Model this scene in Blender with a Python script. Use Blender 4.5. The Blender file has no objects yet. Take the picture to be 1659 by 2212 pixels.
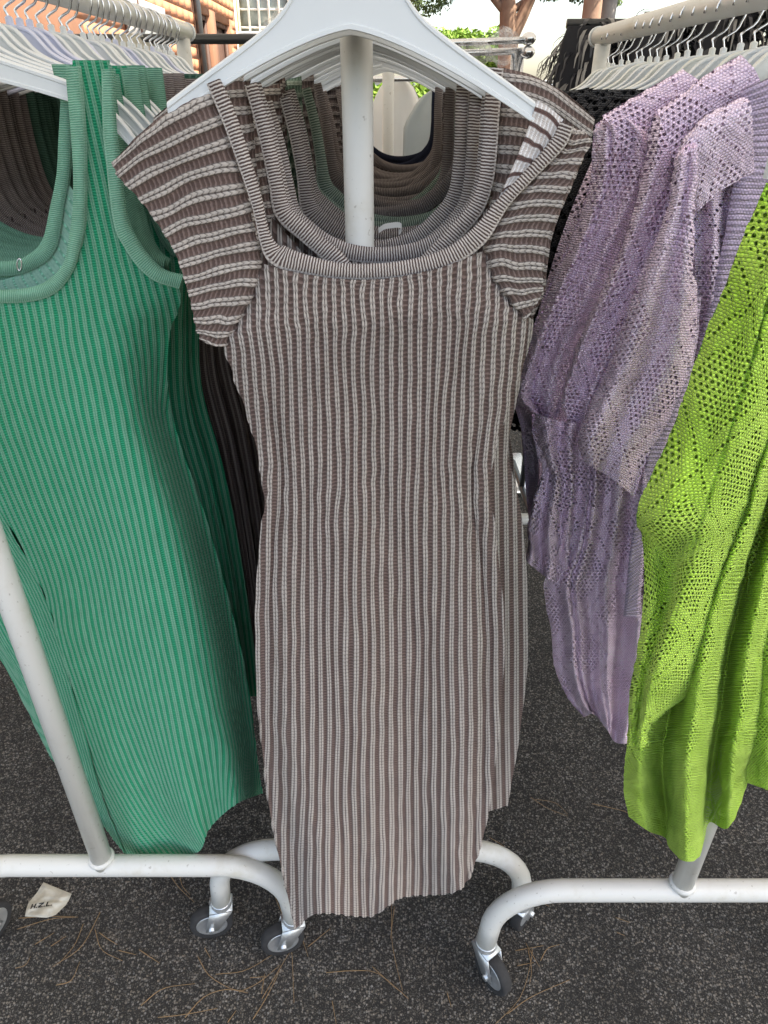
import bpy, math, random
import numpy as np
random.seed(7); RNG = np.random.default_rng(7)
SC = bpy.context.scene
COL = SC.collection
# ------------------------------------------------------------------ camera, sky, sun, exposure
H = 1.6; PITCH = math.radians(31); F = 1500.0; CX = 829.5; CY = 1106.0
cam_d = bpy.data.cameras.new('camera'); cam = bpy.data.objects.new('camera', cam_d); COL.objects.link(cam)
cam.location = (0, 0, H); cam.rotation_euler = (math.radians(90) - PITCH, 0, 0)
cam_d.sensor_fit = 'VERTICAL'; cam_d.sensor_height = 24; cam_d.lens = 24 * F / 2212
cam_d.clip_start = 0.02; cam_d.clip_end = 900
SC.camera = cam
SUN_EL, SUN_AZ = math.radians(58), math.radians(114)      # azimuth clockwise from +Y: from the right, a little behind the camera
wd = bpy.data.worlds.new('World'); SC.world = wd; wd.use_nodes = True
wn = wd.node_tree.nodes; wl = wd.node_tree.links
sky = wn.new('ShaderNodeTexSky'); sky.sky_type = 'NISHITA'; sky.sun_disc = False
sky.sun_elevation = SUN_EL; sky.sun_rotation = SUN_AZ; sky.air_density = 1.0; sky.dust_density = 2.5; sky.ozone_density = 1.0
wl.new(sky.outputs[0], wn['Background'].inputs[0]); wn['Background'].inputs[1].default_value = 0.15
sun_d = bpy.data.lights.new('sun', 'SUN'); sun_d.energy = 4.5; sun_d.angle = math.radians(0.53); sun_d.color = (1, .955, .88)
sun = bpy.data.objects.new('sun', sun_d); COL.objects.link(sun)
sun.rotation_euler = (math.radians(90) - SUN_EL, 0, math.pi - SUN_AZ + math.pi * 0)
sun.location = (3, -6, 9)
SC.view_settings.view_transform = 'Standard'; SC.view_settings.look = 'None'; SC.view_settings.gamma = 1
SC.view_settings.exposure = 1.68
SC.view_settings.use_white_balance = True; SC.view_settings.white_balance_temperature = 7350; SC.view_settings.white_balance_tint = 10
SC.cycles.max_bounces = 7; SC.cycles.diffuse_bounces = 4; SC.cycles.transparent_max_bounces = 24
SC.cycles.use_denoising = True

# ------------------------------------------------------------------ helpers
SP, CP = math.sin(PITCH), math.cos(PITCH)
def U(px, py, d):
    """point of the photograph (in 1659 x 2212 units) at distance d in front of the camera -> world"""
    px = np.asarray(px, float); py = np.asarray(py, float); d = np.asarray(d, float)
    yd = (py - CY) / F; fw = CP - yd * SP; up = -SP - yd * CP
    z = d / fw
    return np.stack(np.broadcast_arrays((px - CX) / F * z, d, H + up * z), -1)
def zat(py, d):
    return float(U(0, py, d)[2])
def thing(name, label, cat, loc=(0, 0, 0), group=None, kind=None):
    o = bpy.data.objects.new(name, None); COL.objects.link(o); o.location = loc; o.empty_display_size = .05
    tag(o, label, cat, group, kind); return o
def tag(o, label=None, cat=None, group=None, kind=None):
    if label: o['label'] = label
    if cat: o['category'] = cat
    if group: o['group'] = group
    if kind: o['kind'] = kind
    return o
def wloc(o):
    v = np.zeros(3)
    while o is not None: v = v + np.array(o.location); o = o.parent
    return v
def mk(name, V, Q, mat, parent=None, uv=None, smooth=True, T=None, mat2=None, first2=0):
    """one mesh object; V world coordinates, Q quads (n,4), T triangles, uv per vertex"""
    V = np.asarray(V, float).reshape(-1, 3)
    if parent is not None: V = V - wloc(parent)
    me = bpy.data.meshes.new(name)
    Q = np.asarray(Q, np.int32).reshape(-1, 4) if Q is not None and len(Q) else np.zeros((0, 4), np.int32)
    T = np.asarray(T, np.int32).reshape(-1, 3) if T is not None and len(T) else np.zeros((0, 3), np.int32)
    li = np.concatenate([Q.ravel(), T.ravel()]).astype(np.int32)
    st = np.concatenate([np.arange(len(Q)) * 4, len(Q) * 4 + np.arange(len(T)) * 3]).astype(np.int32)
    me.vertices.add(len(V)); me.vertices.foreach_set('co', V.astype(np.float32).ravel())
    me.loops.add(len(li)); me.loops.foreach_set('vertex_index', li)
    me.polygons.add(len(st)); me.polygons.foreach_set('loop_start', st)
    if smooth: me.polygons.foreach_set('use_smooth', np.ones(len(st), bool))
    if uv is not None:
        l = me.uv_layers.new(name='UVMap'); l.data.foreach_set('uv', np.asarray(uv, np.float32)[li].ravel())
    me.update(calc_edges=True); me.validate()
    o = bpy.data.objects.new(name, me); COL.objects.link(o)
    if mat is not None: me.materials.append(mat)
    if mat2 is not None:
        me.materials.append(mat2); mi = np.zeros(len(me.polygons), np.int32); mi[first2:] = 1; me.polygons.foreach_set('material_index', mi)
    if parent is not None: o.parent = parent
    return o
def copy_tree(o, parent=None):
    c = o.copy(); COL.objects.link(c); c.parent = parent
    for ch in list(o.children): copy_tree(ch, c)
    return c
def setmat(o, frm, to):
    for s in o.material_slots:
        if s.material == frm: s.link = 'OBJECT'; s.material = to
    for ch in o.children: setmat(ch, frm, to)
def gridq(n, m, off=0):
    i = np.arange(n - 1)[:, None]; j = np.arange(m - 1)[None]
    a = i * m + j
    return (np.stack([a, a + 1, a + m + 1, a + m], -1).reshape(-1, 4) + off)
def crm(K, n):
    """uniform Catmull-Rom weights: n samples over K control points"""
    M = np.zeros((n, K))
    if K == 1: M[:, 0] = 1; return M
    if K == 2:
        t = np.linspace(0, 1, n); M[:, 0] = 1 - t; M[:, 1] = t; return M
    for r, t in enumerate(np.linspace(0, K - 1, n)):
        i = min(int(t), K - 2); f = t - i
        w = [-.5 * f**3 + f**2 - .5 * f, 1.5 * f**3 - 2.5 * f**2 + 1, -1.5 * f**3 + 2 * f**2 + .5 * f, .5 * f**3 - .5 * f**2]
        for k, ww in zip((i - 1, i, i + 1, i + 2), w):
            if k < 0: M[r, 0] += 2 * ww; M[r, 1] -= ww
            elif k >= K: M[r, K - 1] += 2 * ww; M[r, K - 2] -= ww
            else: M[r, k] += ww
    return M
def spline(P, n):
    P = np.asarray(P, float); return crm(len(P), n) @ P
def net(rows, n, m, d=None):
    """control net rows x cols of (px,py[,d]) -> (n,m,3)"""
    A = np.array([[(p + (d,))[:3] if len(p) == 2 else p for p in r] for r in rows], float)
    return np.einsum('ri,ijk,cj->rck', crm(A.shape[0], n), A, crm(A.shape[1], m))
def snoise(shape, a, b, seed):
    """smooth noise on an (n,m) grid with about a x b cells, range about -1..1"""
    g = np.random.default_rng(seed).uniform(-1, 1, (a + 1, b + 1))
    return crm(a + 1, shape[0]) @ g @ crm(b + 1, shape[1]).T
def normals(P):
    du = np.gradient(P, axis=1); dv = np.gradient(P, axis=0)
    N = np.cross(du, dv); N /= np.linalg.norm(N, axis=-1, keepdims=True) + 1e-12
    if N[..., 1].mean() > 0: N = -N
    return N
def arcs(P):
    """row fraction (n,m) by arc length; running length down the middle column (n,)"""
    dl = np.linalg.norm(np.diff(P, axis=1), axis=-1); c = np.concatenate([np.zeros((len(P), 1)), np.cumsum(dl, 1)], 1)
    W = c[:, -1].copy(); fr = c / (c[:, -1:] + 1e-12)
    mid = P[:, P.shape[1] // 2]; v = np.concatenate([[0], np.cumsum(np.linalg.norm(np.diff(mid, axis=0), axis=-1))])
    return fr, W, v
def tube(path, r, n=10, caps=True, samples=None, close=False):
    P = np.asarray(path, float)
    if samples: P = spline(P, samples)
    T = np.gradient(P, axis=0); T /= np.linalg.norm(T, axis=1, keepdims=True) + 1e-12
    up = np.array([0, 0, 1.]) if abs(T[0, 2]) < .9 else np.array([0, 1., 0])
    rr = np.broadcast_to(np.asarray(r, float), (len(P),))
    V = []; Nn = None
    for i in range(len(P)):
        if Nn is None: Nn = np.cross(T[i], up)
        Nn = Nn - T[i] * (Nn @ T[i]); Nn /= np.linalg.norm(Nn) + 1e-12
        B = np.cross(T[i], Nn); a = np.arange(n) / n * 2 * np.pi
        V.append(P[i] + rr[i] * (np.cos(a)[:, None] * Nn + np.sin(a)[:, None] * B))
    V = np.concatenate(V); Q = []
    for i in range(len(P) - 1):
        a = i * n + np.arange(n); b = i * n + (np.arange(n) + 1) % n
        Q.append(np.stack([a, b, b + n, a + n], -1))
    Q = np.concatenate(Q); Tt = []
    if caps:
        k = len(V); V = np.concatenate([V, P[:1], P[-1:]]); e = (len(P) - 1) * n
        for j in range(n):
            Tt.append((k, (j + 1) % n, j)); Tt.append((k + 1, e + j, e + (j + 1) % n))
    return V, Q, np.array(Tt, int).reshape(-1, 3)
def box(x0, x1, y0, y1, z0, z1):
    V = np.array([(x, y, z) for x in (x0, x1) for y in (y0, y1) for z in (z0, z1)], float)
    Q = np.array([(0, 1, 3, 2), (4, 6, 7, 5), (0, 4, 5, 1), (2, 3, 7, 6), (0, 2, 6, 4), (1, 5, 7, 3)])
    return V, Q
def merge(*parts):
    V, Q, T, k = [], [], [], 0
    for p in parts:
        V.append(np.asarray(p[0], float).reshape(-1, 3)); Q.append(np.asarray(p[1], int).reshape(-1, 4) + k)
        if len(p) > 2 and p[2] is not None and len(p[2]): T.append(np.asarray(p[2], int).reshape(-1, 3) + k)
        k += len(V[-1])
    return np.concatenate(V), np.concatenate(Q), (np.concatenate(T) if T else None)
def mkp(name, part, mat, parent=None, smooth=True):
    return mk(name, part[0], part[1], mat, parent, smooth=smooth, T=part[2] if len(part) > 2 else None)
def lathe(prof, n, axis, c):
    """profile (r, h) turned about an axis vector at c"""
    ax = np.asarray(axis, float); ax /= np.linalg.norm(ax)
    u = np.cross(ax, (0, 0, 1.) if abs(ax[2]) < .9 else (0, 1., 0)); u /= np.linalg.norm(u); w = np.cross(ax, u)
    a = np.arange(n) / n * 2 * np.pi; V = []
    for r, h in prof: V.append(np.asarray(c) + ax * h + r * (np.cos(a)[:, None] * u + np.sin(a)[:, None] * w))
    V = np.concatenate(V); Q = []
    for i in range(len(prof) - 1):
        j = np.arange(n); k = (j + 1) % n
        Q.append(np.stack([i * n + j, i * n + k, i * n + n + k, i * n + n + j], -1))
    return V, np.concatenate(Q), None
ORD = ('first second third fourth fifth sixth seventh eighth ninth tenth eleventh twelfth thirteenth fourteenth fifteenth sixteenth '
       'seventeenth eighteenth nineteenth twentieth twenty-first twenty-second twenty-third twenty-fourth twenty-fifth twenty-sixth '
       'twenty-seventh twenty-eighth twenty-ninth thirtieth thirty-first thirty-second thirty-third thirty-fourth thirty-fifth thirty-sixth').split()

# ------------------------------------------------------------------ materials
class E:
    """tiny expression builder for shader maths"""
    def __init__(s, nt, v): s.nt = nt; s.v = v
    def op(s, o, *a, clamp=False):
        n = s.nt.nodes.new('ShaderNodeMath'); n.operation = o; n.use_clamp = clamp
        for i, x in enumerate((s,) + a):
            x = x.v if isinstance(x, E) else x
            if isinstance(x, (int, float)): n.inputs[i].default_value = x
            else: s.nt.links.new(x, n.inputs[i])
        return E(s.nt, n.outputs[0])
    def __add__(s, o): return s.op('ADD', o)
    __radd__ = __add__
    def __sub__(s, o): return s.op('SUBTRACT', o)
    def __rsub__(s, o): return (s * -1) + o
    def __mul__(s, o): return s.op('MULTIPLY', o)
    __rmul__ = __mul__
    def __truediv__(s, o): return s.op('DIVIDE', o)
    def fr(s): return s.op('FRACT')
    def fl(s): return s.op('FLOOR')
    def ab(s): return s.op('ABSOLUTE')
    def sin(s): return s.op('SINE')
    def mod2(s): return s.op('FLOORED_MODULO', 2.0)
    def gt(s, o): return s.op('GREATER_THAN', o)
    def lt(s, o): return s.op('LESS_THAN', o)
    def mn(s, o): return s.op('MINIMUM', o)
    def mx(s, o): return s.op('MAXIMUM', o)
    def pw(s, o): return s.op('POWER', o)
    def cl(s): return s.op('ADD', 0.0, clamp=True)
    def ss(s, a, b):
        """smoothstep: 0 at a, 1 at b (a may be larger than b)"""
        n = s.nt.nodes.new('ShaderNodeMapRange'); n.interpolation_type = 'SMOOTHSTEP'
        if a <= b: fa, fb, ta, tb = a, b, 0., 1.
        else: fa, fb, ta, tb = b, a, 1., 0.
        s.nt.links.new(s.v, n.inputs[0])
        for i, x in zip((1, 2, 3, 4), (fa, fb, ta, tb)): n.inputs[i].default_value = x
        return E(s.nt, n.outputs[0])
def newmat(name, col=(.8, .8, .8), rough=.8, metal=0., spec=.5):
    m = bpy.data.materials.new(name); m.use_nodes = True
    b = m.node_tree.nodes['Principled BSDF']
    b.inputs['Base Color'].default_value = (*col, 1); b.inputs['Roughness'].default_value = rough
    b.inputs['Metallic'].default_value = metal; b.inputs['Specular IOR Level'].default_value = spec
    return m, m.node_tree, b
def uvx(nt):
    t = nt.nodes.new('ShaderNodeTexCoord'); s = nt.nodes.new('ShaderNodeSeparateXYZ'); nt.links.new(t.outputs['UV'], s.inputs[0])
    return E(nt, s.outputs[0]), E(nt, s.outputs[1]), t
def combine(nt, x, y, z=0.):
    c = nt.nodes.new('ShaderNodeCombineXYZ')
    for i, v in enumerate((x, y, z)):
        if isinstance(v, E): nt.links.new(v.v, c.inputs[i])
        else: c.inputs[i].default_value = v
    return c.outputs[0]
def noise(nt, vec, scale, detail=3., rough=.55, dim='3D'):
    n = nt.nodes.new('ShaderNodeTexNoise'); n.inputs['Scale'].default_value = scale
    n.inputs['Detail'].default_value = detail; n.inputs['Roughness'].default_value = rough
    if vec is not None: nt.links.new(vec, n.inputs['Vector'])
    return E(nt, n.outputs[0])
def mixc(nt, f, a, b, blend='MIX'):
    n = nt.nodes.new('ShaderNodeMix'); n.data_type = 'RGBA'; n.blend_type = blend
    for sock, v in ((n.inputs[0], f), (n.inputs[6], a), (n.inputs[7], b)):
        if isinstance(v, E): nt.links.new(v.v, sock)
        elif isinstance(v, (int, float)): sock.default_value = v
        elif isinstance(v, tuple): sock.default_value = (*v, 1) if len(v) == 3 else v
        else: nt.links.new(v, sock)
    return n.outputs[2]
def bump(nt, b, h, strength=.5, dist=.001):
    n = nt.nodes.new('ShaderNodeBump'); n.inputs['Strength'].default_value = strength; n.inputs['Distance'].default_value = dist
    nt.links.new(h.v, n.inputs['Height']); nt.links.new(n.outputs[0], b.inputs['Normal'])

def rib_material(name, light, dark, half=.21, k=190., fleck=(.05, .04, .04), contrast=.75, grow=0.):
    """knit with raised light double chains and dark valleys; uv.x counts ribs, uv.y metres along the rib"""
    m, nt, b = newmat(name, rough=.95, spec=.15)
    u, v, tc = uvx(nt)
    f = u.fr()
    if grow: f = (f - .5) * (1. - v.ss(3.25, 4.35) * grow) + .5
    dist = (f - .5).ab()
    L = dist.ss(half + .05, half - .05)
    wob = noise(nt, combine(nt, u * 3., v * 260.), 1., 2.)
    c = (((f - (.5 - half)) / half).fr() - .5).ab() * 2.
    sv = (v * k + c * -.55 + u.fl() * .37 + wob * .35).fr()
    gap = sv.ss(.62, .9) * .6 + c.ss(.55, .95) * .9
    gap = gap.cl() * contrast
    lit = mixc(nt, gap, light, fleck)
    val = (v * k * 1.3 + wob * .6).fr().ss(.45, .85) * .55
    vlc = mixc(nt, val, dark, tuple(min(1, x * 2.3 + .05) for x in dark))
    mott = noise(nt, combine(nt, u * .9, v * 22.), 1., 4.)
    base = mixc(nt, L, vlc, lit)
    fuzz = noise(nt, combine(nt, u * 11., v * 900.), 1., 2.)
    k2 = mott * .35 + fuzz * .5 + .58
    cc = nt.nodes.new('ShaderNodeMix'); cc.data_type = 'RGBA'; cc.blend_type = 'MULTIPLY'; cc.inputs[0].default_value = 1
    nt.links.new(base, cc.inputs[6]); nt.links.new(combine(nt, k2, k2, k2), cc.inputs[7])
    nt.links.new(cc.outputs[2], b.inputs['Base Color'])
    b.inputs['Sheen Weight'].default_value = .12
    bump(nt, b, L * 1. - gap * .6 + fuzz * .25 - val * .3, .7, .0012)
    return m
def band_material(name, light, dark, p=.0030, edge=.14, soft=False):
    """narrow knitted binding: fine stripes across, chain stitch at one edge; uv.x 0..1 across, uv.y metres along"""
    m, nt, b = newmat(name, rough=.95, spec=.15)
    u, v, tc = uvx(nt)
    w = noise(nt, combine(nt, u * 4., v * 120.), 1., 2.)
    s = (v / p + w * .5).fr()
    st = ((s - .5).ab()).ss(.34, .12) if not soft else ((s - .5).ab()).ss(.5, .05)
    ed = u.ss(1 - edge, 1 - edge * .6)
    ch = (v / (p * 1.3)).fr().ss(.2, .6)
    st2 = (st * (1. - ed) + (ch * .5 + .5) * ed).cl()
    base = mixc(nt, st2, dark, light)
    mo = noise(nt, combine(nt, u * 2., v * 40.), 1., 4.) * .5 + .75
    cc = nt.nodes.new('ShaderNodeMix'); cc.data_type = 'RGBA'; cc.blend_type = 'MULTIPLY'; cc.inputs[0].default_value = 1
    nt.links.new(base, cc.inputs[6]); nt.links.new(combine(nt, mo, mo, mo), cc.inputs[7])
    nt.links.new(cc.outputs[2], b.inputs['Base Color'])
    bump(nt, b, st2, .6, .0012)
    return m
def lace_material(name, col, col2, p=.0074, st=.0042, holes=.23, lace=True, ribband=False, W=.13, Hh=.19, fuzzy=.8, sc=.45):
    """hand-knit look with eyelet diamonds cut through the cloth; uv in metres"""
    m, nt, b = newmat(name, rough=1., spec=.1)
    u, v, tc = uvx(nt)
    w1 = noise(nt, combine(nt, u, v), 60., 2.); w2 = noise(nt, combine(nt, u + 3.1, v), 60., 2.)
    uu = u + (w1 - .5) * .005; vv = v + (w2 - .5) * .005
    # plain stitches: staggered small bumps
    row = (vv / (st * .8)).fl()
    a = (uu / st + row.mod2() * .5).fr() - .5; bb = (vv / (st * .8)).fr() - .5
    r = (a * a * 1.1 + bb * bb * 1.6)
    stitch = r.ss(.34, .02)
    yarn = noise(nt, combine(nt, uu, vv), 900., 2.)
    big = noise(nt, combine(nt, u, v), 14., 4.)
    h = stitch + yarn * .5
    shade = (stitch * sc + yarn * .45 + big * .45 + (.80 - sc))  # yarn and mottle tone; gaps between stitches darkened as painted shade
    colr = mixc(nt, big.ss(.25, .75), col2, col)
    if lace:
        prow = (vv / (p * .92)).fl()
        pa = (uu / p + prow.mod2() * .5).fr() - .5; pb = (vv / (p * .92)).fr() - .5
        pr = (pa * pa + pb * pb * .75).pw(.5)
        da = (u / W + v / Hh).fr(); db = (u / W - v / Hh).fr()
        q = ((da - .5).ab()).mn((db - .5).ab())
        mask = q.ss(.13, .17)
        line = q.lt(.03)
        mk_ = (mask + line).cl()
        hole = pr.lt(holes) * mk_.gt(.5)
        rim = pr.ss(holes * .8, holes * 1.5)
        h = h * (1. - mk_ * .4) + rim * mk_ * .8
        shade = shade * ((rim * mk_ * .35) + (1. - mk_ * .35))  # shade around the eyelets painted into the colour at their rims
        tr = nt.nodes.new('ShaderNodeBsdfTransparent'); mx = nt.nodes.new('ShaderNodeMixShader')
        nt.links.new(hole.v, mx.inputs[0]); nt.links.new(b.outputs[0], mx.inputs[1]); nt.links.new(tr.outputs[0], mx.inputs[2])
        nt.links.new(mx.outputs[0], nt.nodes['Material Output'].inputs[0])
    if ribband:
        rb = ((v / .0075).fr() - .5).ab().ss(.1, .45)
        h = h * .4 + rb * 1.2; shade = shade * .75 + rb * .32 - .06
    cc = nt.nodes.new('ShaderNodeMix'); cc.data_type = 'RGBA'; cc.blend_type = 'MULTIPLY'; cc.inputs[0].default_value = 1
    nt.links.new(colr, cc.inputs[6]); nt.links.new(combine(nt, shade, shade, shade), cc.inputs[7])
    nt.links.new(cc.outputs[2], b.inputs['Base Color'])
    b.inputs['Sheen Weight'].default_value = .15
    bump(nt, b, h, fuzzy, .0028)
    return m
def painted(name, col, rough=.35, dirt=.6):
    m, nt, b = newmat(name, col, rough)
    t = nt.nodes.new('ShaderNodeTexCoord')
    n1 = noise(nt, t.outputs['Object'], 9., 5., .65).ss(.52, .78); n2 = noise(nt, t.outputs['Object'], 120., 3.).ss(.66, .71)
    c = mixc(nt, n1 * dirt, col, tuple(x * y for x, y in zip(col, (.72, .66, .52))))
    c = mixc(nt, n2 * .5, c, (.25, .22, .18))
    nt.links.new(c, b.inputs['Base Color'])
    bump(nt, b, noise(nt, t.outputs['Object'], 70., 3.), .06, .002)
    return m
def plain(name, col, rough=.6, metal=0., var=.25, scale=20., bmp=.15):
    m, nt, b = newmat(name, col, rough, metal)
    t = nt.nodes.new('ShaderNodeTexCoord'); n = noise(nt, t.outputs['Object'], scale, 5.)
    nt.links.new(mixc(nt, n, tuple(x * (1 - var) for x in col), tuple(min(1, x * (1 + var)) for x in col)), b.inputs['Base Color'])
    if bmp: bump(nt, b, n, bmp, .004)
    return m
M = {}
M['brown'] = rib_material('brown rib knit', (.47, .42, .38), (.105, .07, .06), half=.265, k=150., contrast=.95, grow=.2, fleck=(.07, .055, .05))
M['brown_band'] = band_material('brown knit binding', (.56, .51, .475), (.095, .066, .06))
M['brown_inside'] = rib_material('brown knit wrong side', (.15, .09, .08), (.60, .54, .51), half=.15)
M['green'] = rib_material('green rib knit', (.175, .395, .275), (.003, .205, .10), half=.27, k=230., fleck=(.01, .20, .10), contrast=.8)
M['green_band'] = band_material('sage knit binding', (.25, .45, .34), (.09, .29, .19), p=.0026, soft=True)
M['green_inside'] = rib_material('sage knit wrong side', (.30, .53, .42), (.17, .42, .30), half=.4, k=230., fleck=(.12, .33, .24), contrast=.3)
M['sage'] = rib_material('sage grey rib knit', (.34, .40, .33), (.10, .15, .11), fleck=(.05, .07, .05))
M['sage_band'] = band_material('sage grey binding', (.36, .42, .35), (.10, .15, .11))
M['taupe'] = rib_material('taupe rib knit', (.30, .26, .24), (.08, .06, .055))
M['taupe_band'] = band_material('taupe binding', (.32, .28, .26), (.12, .09, .085), soft=True)
M['forest'] = rib_material('dark green rib knit', (.09, .17, .13), (.015, .06, .04), fleck=(.02, .05, .03))
M['forest_band'] = band_material('dark green binding', (.10, .20, .15), (.03, .08, .055), soft=True)
M['navy'] = rib_material('navy rib knit', (.03, .035, .06), (.01, .012, .02), fleck=(.01, .01, .015))
M['navy_band'] = band_material('navy binding', (.03, .035, .06), (.012, .014, .025), soft=True)
LIL, LIL2 = (.98, .80, .97), (.95, .74, .94)
M['lilac'] = lace_material('lilac lace knit', LIL, LIL2)
M['lilac_plain'] = lace_material('lilac plain knit', LIL, LIL2, lace=False)
M['lilac_rib'] = lace_material('lilac ribbed band', (.76, .63, .82), (.66, .53, .72), lace=False, ribband=True)
LIM, LIM2 = (.60, .90, .12), (.50, .83, .07)
M['lime'] = lace_material('lime lace knit', LIM, LIM2, p=.0066, st=.0044, W=.13, Hh=.17, fuzzy=1., sc=.5)
M['lime_plain'] = lace_material('lime plain knit', LIM, LIM2, st=.0044, lace=False, fuzzy=1.)
BLK = (.012, .012, .016)
M['black'] = lace_material('black lace knit', BLK, (.008, .008, .01), p=.014, W=.3, Hh=.3)
M['black_plain'] = plain('black cloth', (.012, .012, .016), .9, scale=60.)
M['black_sequin'] = plain('black shiny fringe', (.02, .02, .026), .32, 0., scale=90.)
M['grey_sequin'] = plain('grey fringe strands', (.22, .21, .20), .45, 0., scale=90.)
M['white_paint'] = painted('white painted steel', (.66, .66, .625))
M['white_plastic'] = plain('white hanger plastic', (.70, .73, .74), .42, var=.05, scale=15., bmp=.03)
M['lavender_plastic'] = plain('pale lavender hanger plastic', (.60, .63, .78), .38, var=.05, scale=15., bmp=.03)
M['cream_plastic'] = plain('cream hanger plastic', (.72, .73, .68), .4, var=.06, scale=15., bmp=.03)
M['chrome'] = plain('bright steel wire', (.72, .73, .75), .22, 1., var=.1, scale=50., bmp=0)
M['zinc'] = plain('zinc plated steel', (.62, .64, .65), .38, .75, var=.25, scale=60., bmp=.1)
M['rubber'] = plain('dusty grey rubber', (.03, .03, .031), .85, var=.45, scale=80.)
M['black_steel'] = plain('black painted steel', (.03, .032, .034), .3, .0, scale=30.)
M['paper'] = plain('dirty paper', (.47, .45, .38), .9, var=.45, scale=45.)
M['ink'] = plain('black print', (.012, .012, .012), .8, bmp=0)
M['needle'] = plain('dry pine needle', (.25, .16, .08), .7, var=.4, scale=40., bmp=0)
M['terracotta'] = plain('terracotta block', (.50, .215, .115), .9, var=.15, scale=3.)
M['mortar'] = plain('pale mortar', (.36, .18, .11), .95, scale=5.)
M['yellow_brick'] = plain('yellow brick', (.62, .37, .10), .9, var=.15, scale=3.)
M['yellow_mortar'] = plain('pale yellow mortar', (.55, .40, .18), .9)
M['white_wall'] = plain('white render', (.78, .76, .70), .9, var=.08, scale=2.)
M['dark_glass'] = plain('dark window glass', (.05, .07, .07), .12, bmp=0)
M['pale_glass'] = plain('dusty window glass', (.30, .36, .36), .2, bmp=0)
M['dark_frame'] = plain('dark brown frame', (.07, .035, .025), .7)
M['bark'] = plain('pine bark', (.30, .19, .135), .95, var=.45, scale=9., bmp=.6)
M['bark_grey'] = plain('grey bark', (.26, .24, .22), .95, var=.4, scale=9., bmp=.6)
M['pine_leaf'] = plain('pine needles', (.075, .12, .04), .8, var=.4, scale=2., bmp=0)
M['bright_leaf'] = plain('bright leaves', (.14, .26, .025), .7, var=.35, scale=2., bmp=0)
for q in ('pine_leaf', 'bright_leaf'):
    b_ = M[q].node_tree.nodes['Principled BSDF']; b_.inputs['Transmission Weight'].default_value = 0.
M['sign_grey'] = plain('grey sign panel', (.33, .36, .36), .6, var=.08, bmp=0)
M['tag_white'] = plain('white satin label', (.75, .74, .72), .6, var=.05, bmp=0)
def plastic_film():
    m, nt, b = newmat('clear plastic film', (.9, .9, .92), .12)
    tr = nt.nodes.new('ShaderNodeBsdfTransparent'); mx = nt.nodes.new('ShaderNodeMixShader')
    t = nt.nodes.new('ShaderNodeTexCoord'); n = noise(nt, t.outputs['Object'], 22., 4.)
    f = n.ss(.4, .75) * .35 + .10
    nt.links.new(f.v, mx.inputs[0]); nt.links.new(tr.outputs[0], mx.inputs[1]); nt.links.new(b.outputs[0], mx.inputs[2])
    nt.links.new(mx.outputs[0], nt.nodes['Material Output'].inputs[0]); bump(nt, b, n, .6, .01)
    return m
M['film'] = plastic_film()
def canvas_mat():
    m, nt, b = newmat('white awning canvas', (.50, .49, .46), .9)
    t = nt.nodes.new('ShaderNodeBsdfTranslucent'); t.inputs[0].default_value = (.82, .80, .74, 1)
    mx = nt.nodes.new('ShaderNodeMixShader'); mx.inputs[0].default_value = .22
    nt.links.new(b.outputs[0], mx.inputs[1]); nt.links.new(t.outputs[0], mx.inputs[2])
    nt.links.new(mx.outputs[0], nt.nodes['Material Output'].inputs[0])
    return m
M['canvas'] = canvas_mat()
def asphalt():
    m, nt, b = newmat('asphalt', rough=.9, spec=.35)
    t = nt.nodes.new('ShaderNodeTexCoord'); g = t.outputs['Object']
    def vor(scale, feat='F1'):
        n = nt.nodes.new('ShaderNodeTexVoronoi'); n.feature = feat; n.inputs['Scale'].default_value = scale
        nt.links.new(g, n.inputs['Vector']); return n
    v1 = vor(200.); s1 = nt.nodes.new('ShaderNodeSeparateColor'); nt.links.new(v1.outputs['Color'], s1.inputs[0])
    v2 = vor(430.); s2 = nt.nodes.new('ShaderNodeSeparateColor'); nt.links.new(v2.outputs['Color'], s2.inputs[0])
    r1 = E(nt, s1.outputs[0]); d1 = E(nt, v1.outputs['Distance']); r2 = E(nt, s2.outputs[0]); d2 = E(nt, v2.outputs['Distance'])
    big = noise(nt, g, 5., 5., .6); mid = noise(nt, g, 38., 3.)
    st1 = r1.ss(.38, .98) * d1.ss(.66, .36); st2 = r2.ss(.30, 1.) * d2.ss(.62, .34)
    f = (st1 * .7 + st2 * .5) * (mid * .9 + .5) * (big.ss(.2, .75) * .6 + .6)
    dk = mixc(nt, big, (.013, .0125, .012), (.032, .031, .029))
    col = mixc(nt, E(nt, s1.outputs[1]), (.34, .33, .31), (.30, .26, .21))
    nt.links.new(mixc(nt, f.cl(), dk, col), b.inputs['Base Color'])
    bump(nt, b, st1 * 1. + st2 * .6 + mid * .8, .9, .004)
    return m
M['asphalt'] = asphalt()

# ------------------------------------------------------------------ ground and the market awning overhead
g = mk('ground', [(-250, -60, 0), (250, -60, 0), (250, 400, 0), (-250, 400, 0)], [(0, 1, 2, 3)], M['asphalt'], smooth=False); tag(g, kind='structure')
aw = thing('market_awning', 'white canvas market awning stretched over the clothes racks', 'awning', (0, 0, 0))
P = np.stack(np.meshgrid(np.linspace(-7, 7, 25), np.linspace(-.25, 6.4, 21)), -1)
zz = 2.62 - .12 * np.cos(P[..., 0] / 7 * np.pi / 2 * 3) * .3 - .004 * P[..., 1]
mk('canvas', np.concatenate([P, zz[..., None]], -1).reshape(-1, 3), gridq(21, 25), M['canvas'], aw)
for x in (-7, 7):
    for y in (-.25, 6.4): mkp('pole', tube([(x, y, 0), (x, y, 2.60)], .02), M['chrome'], aw)

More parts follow.
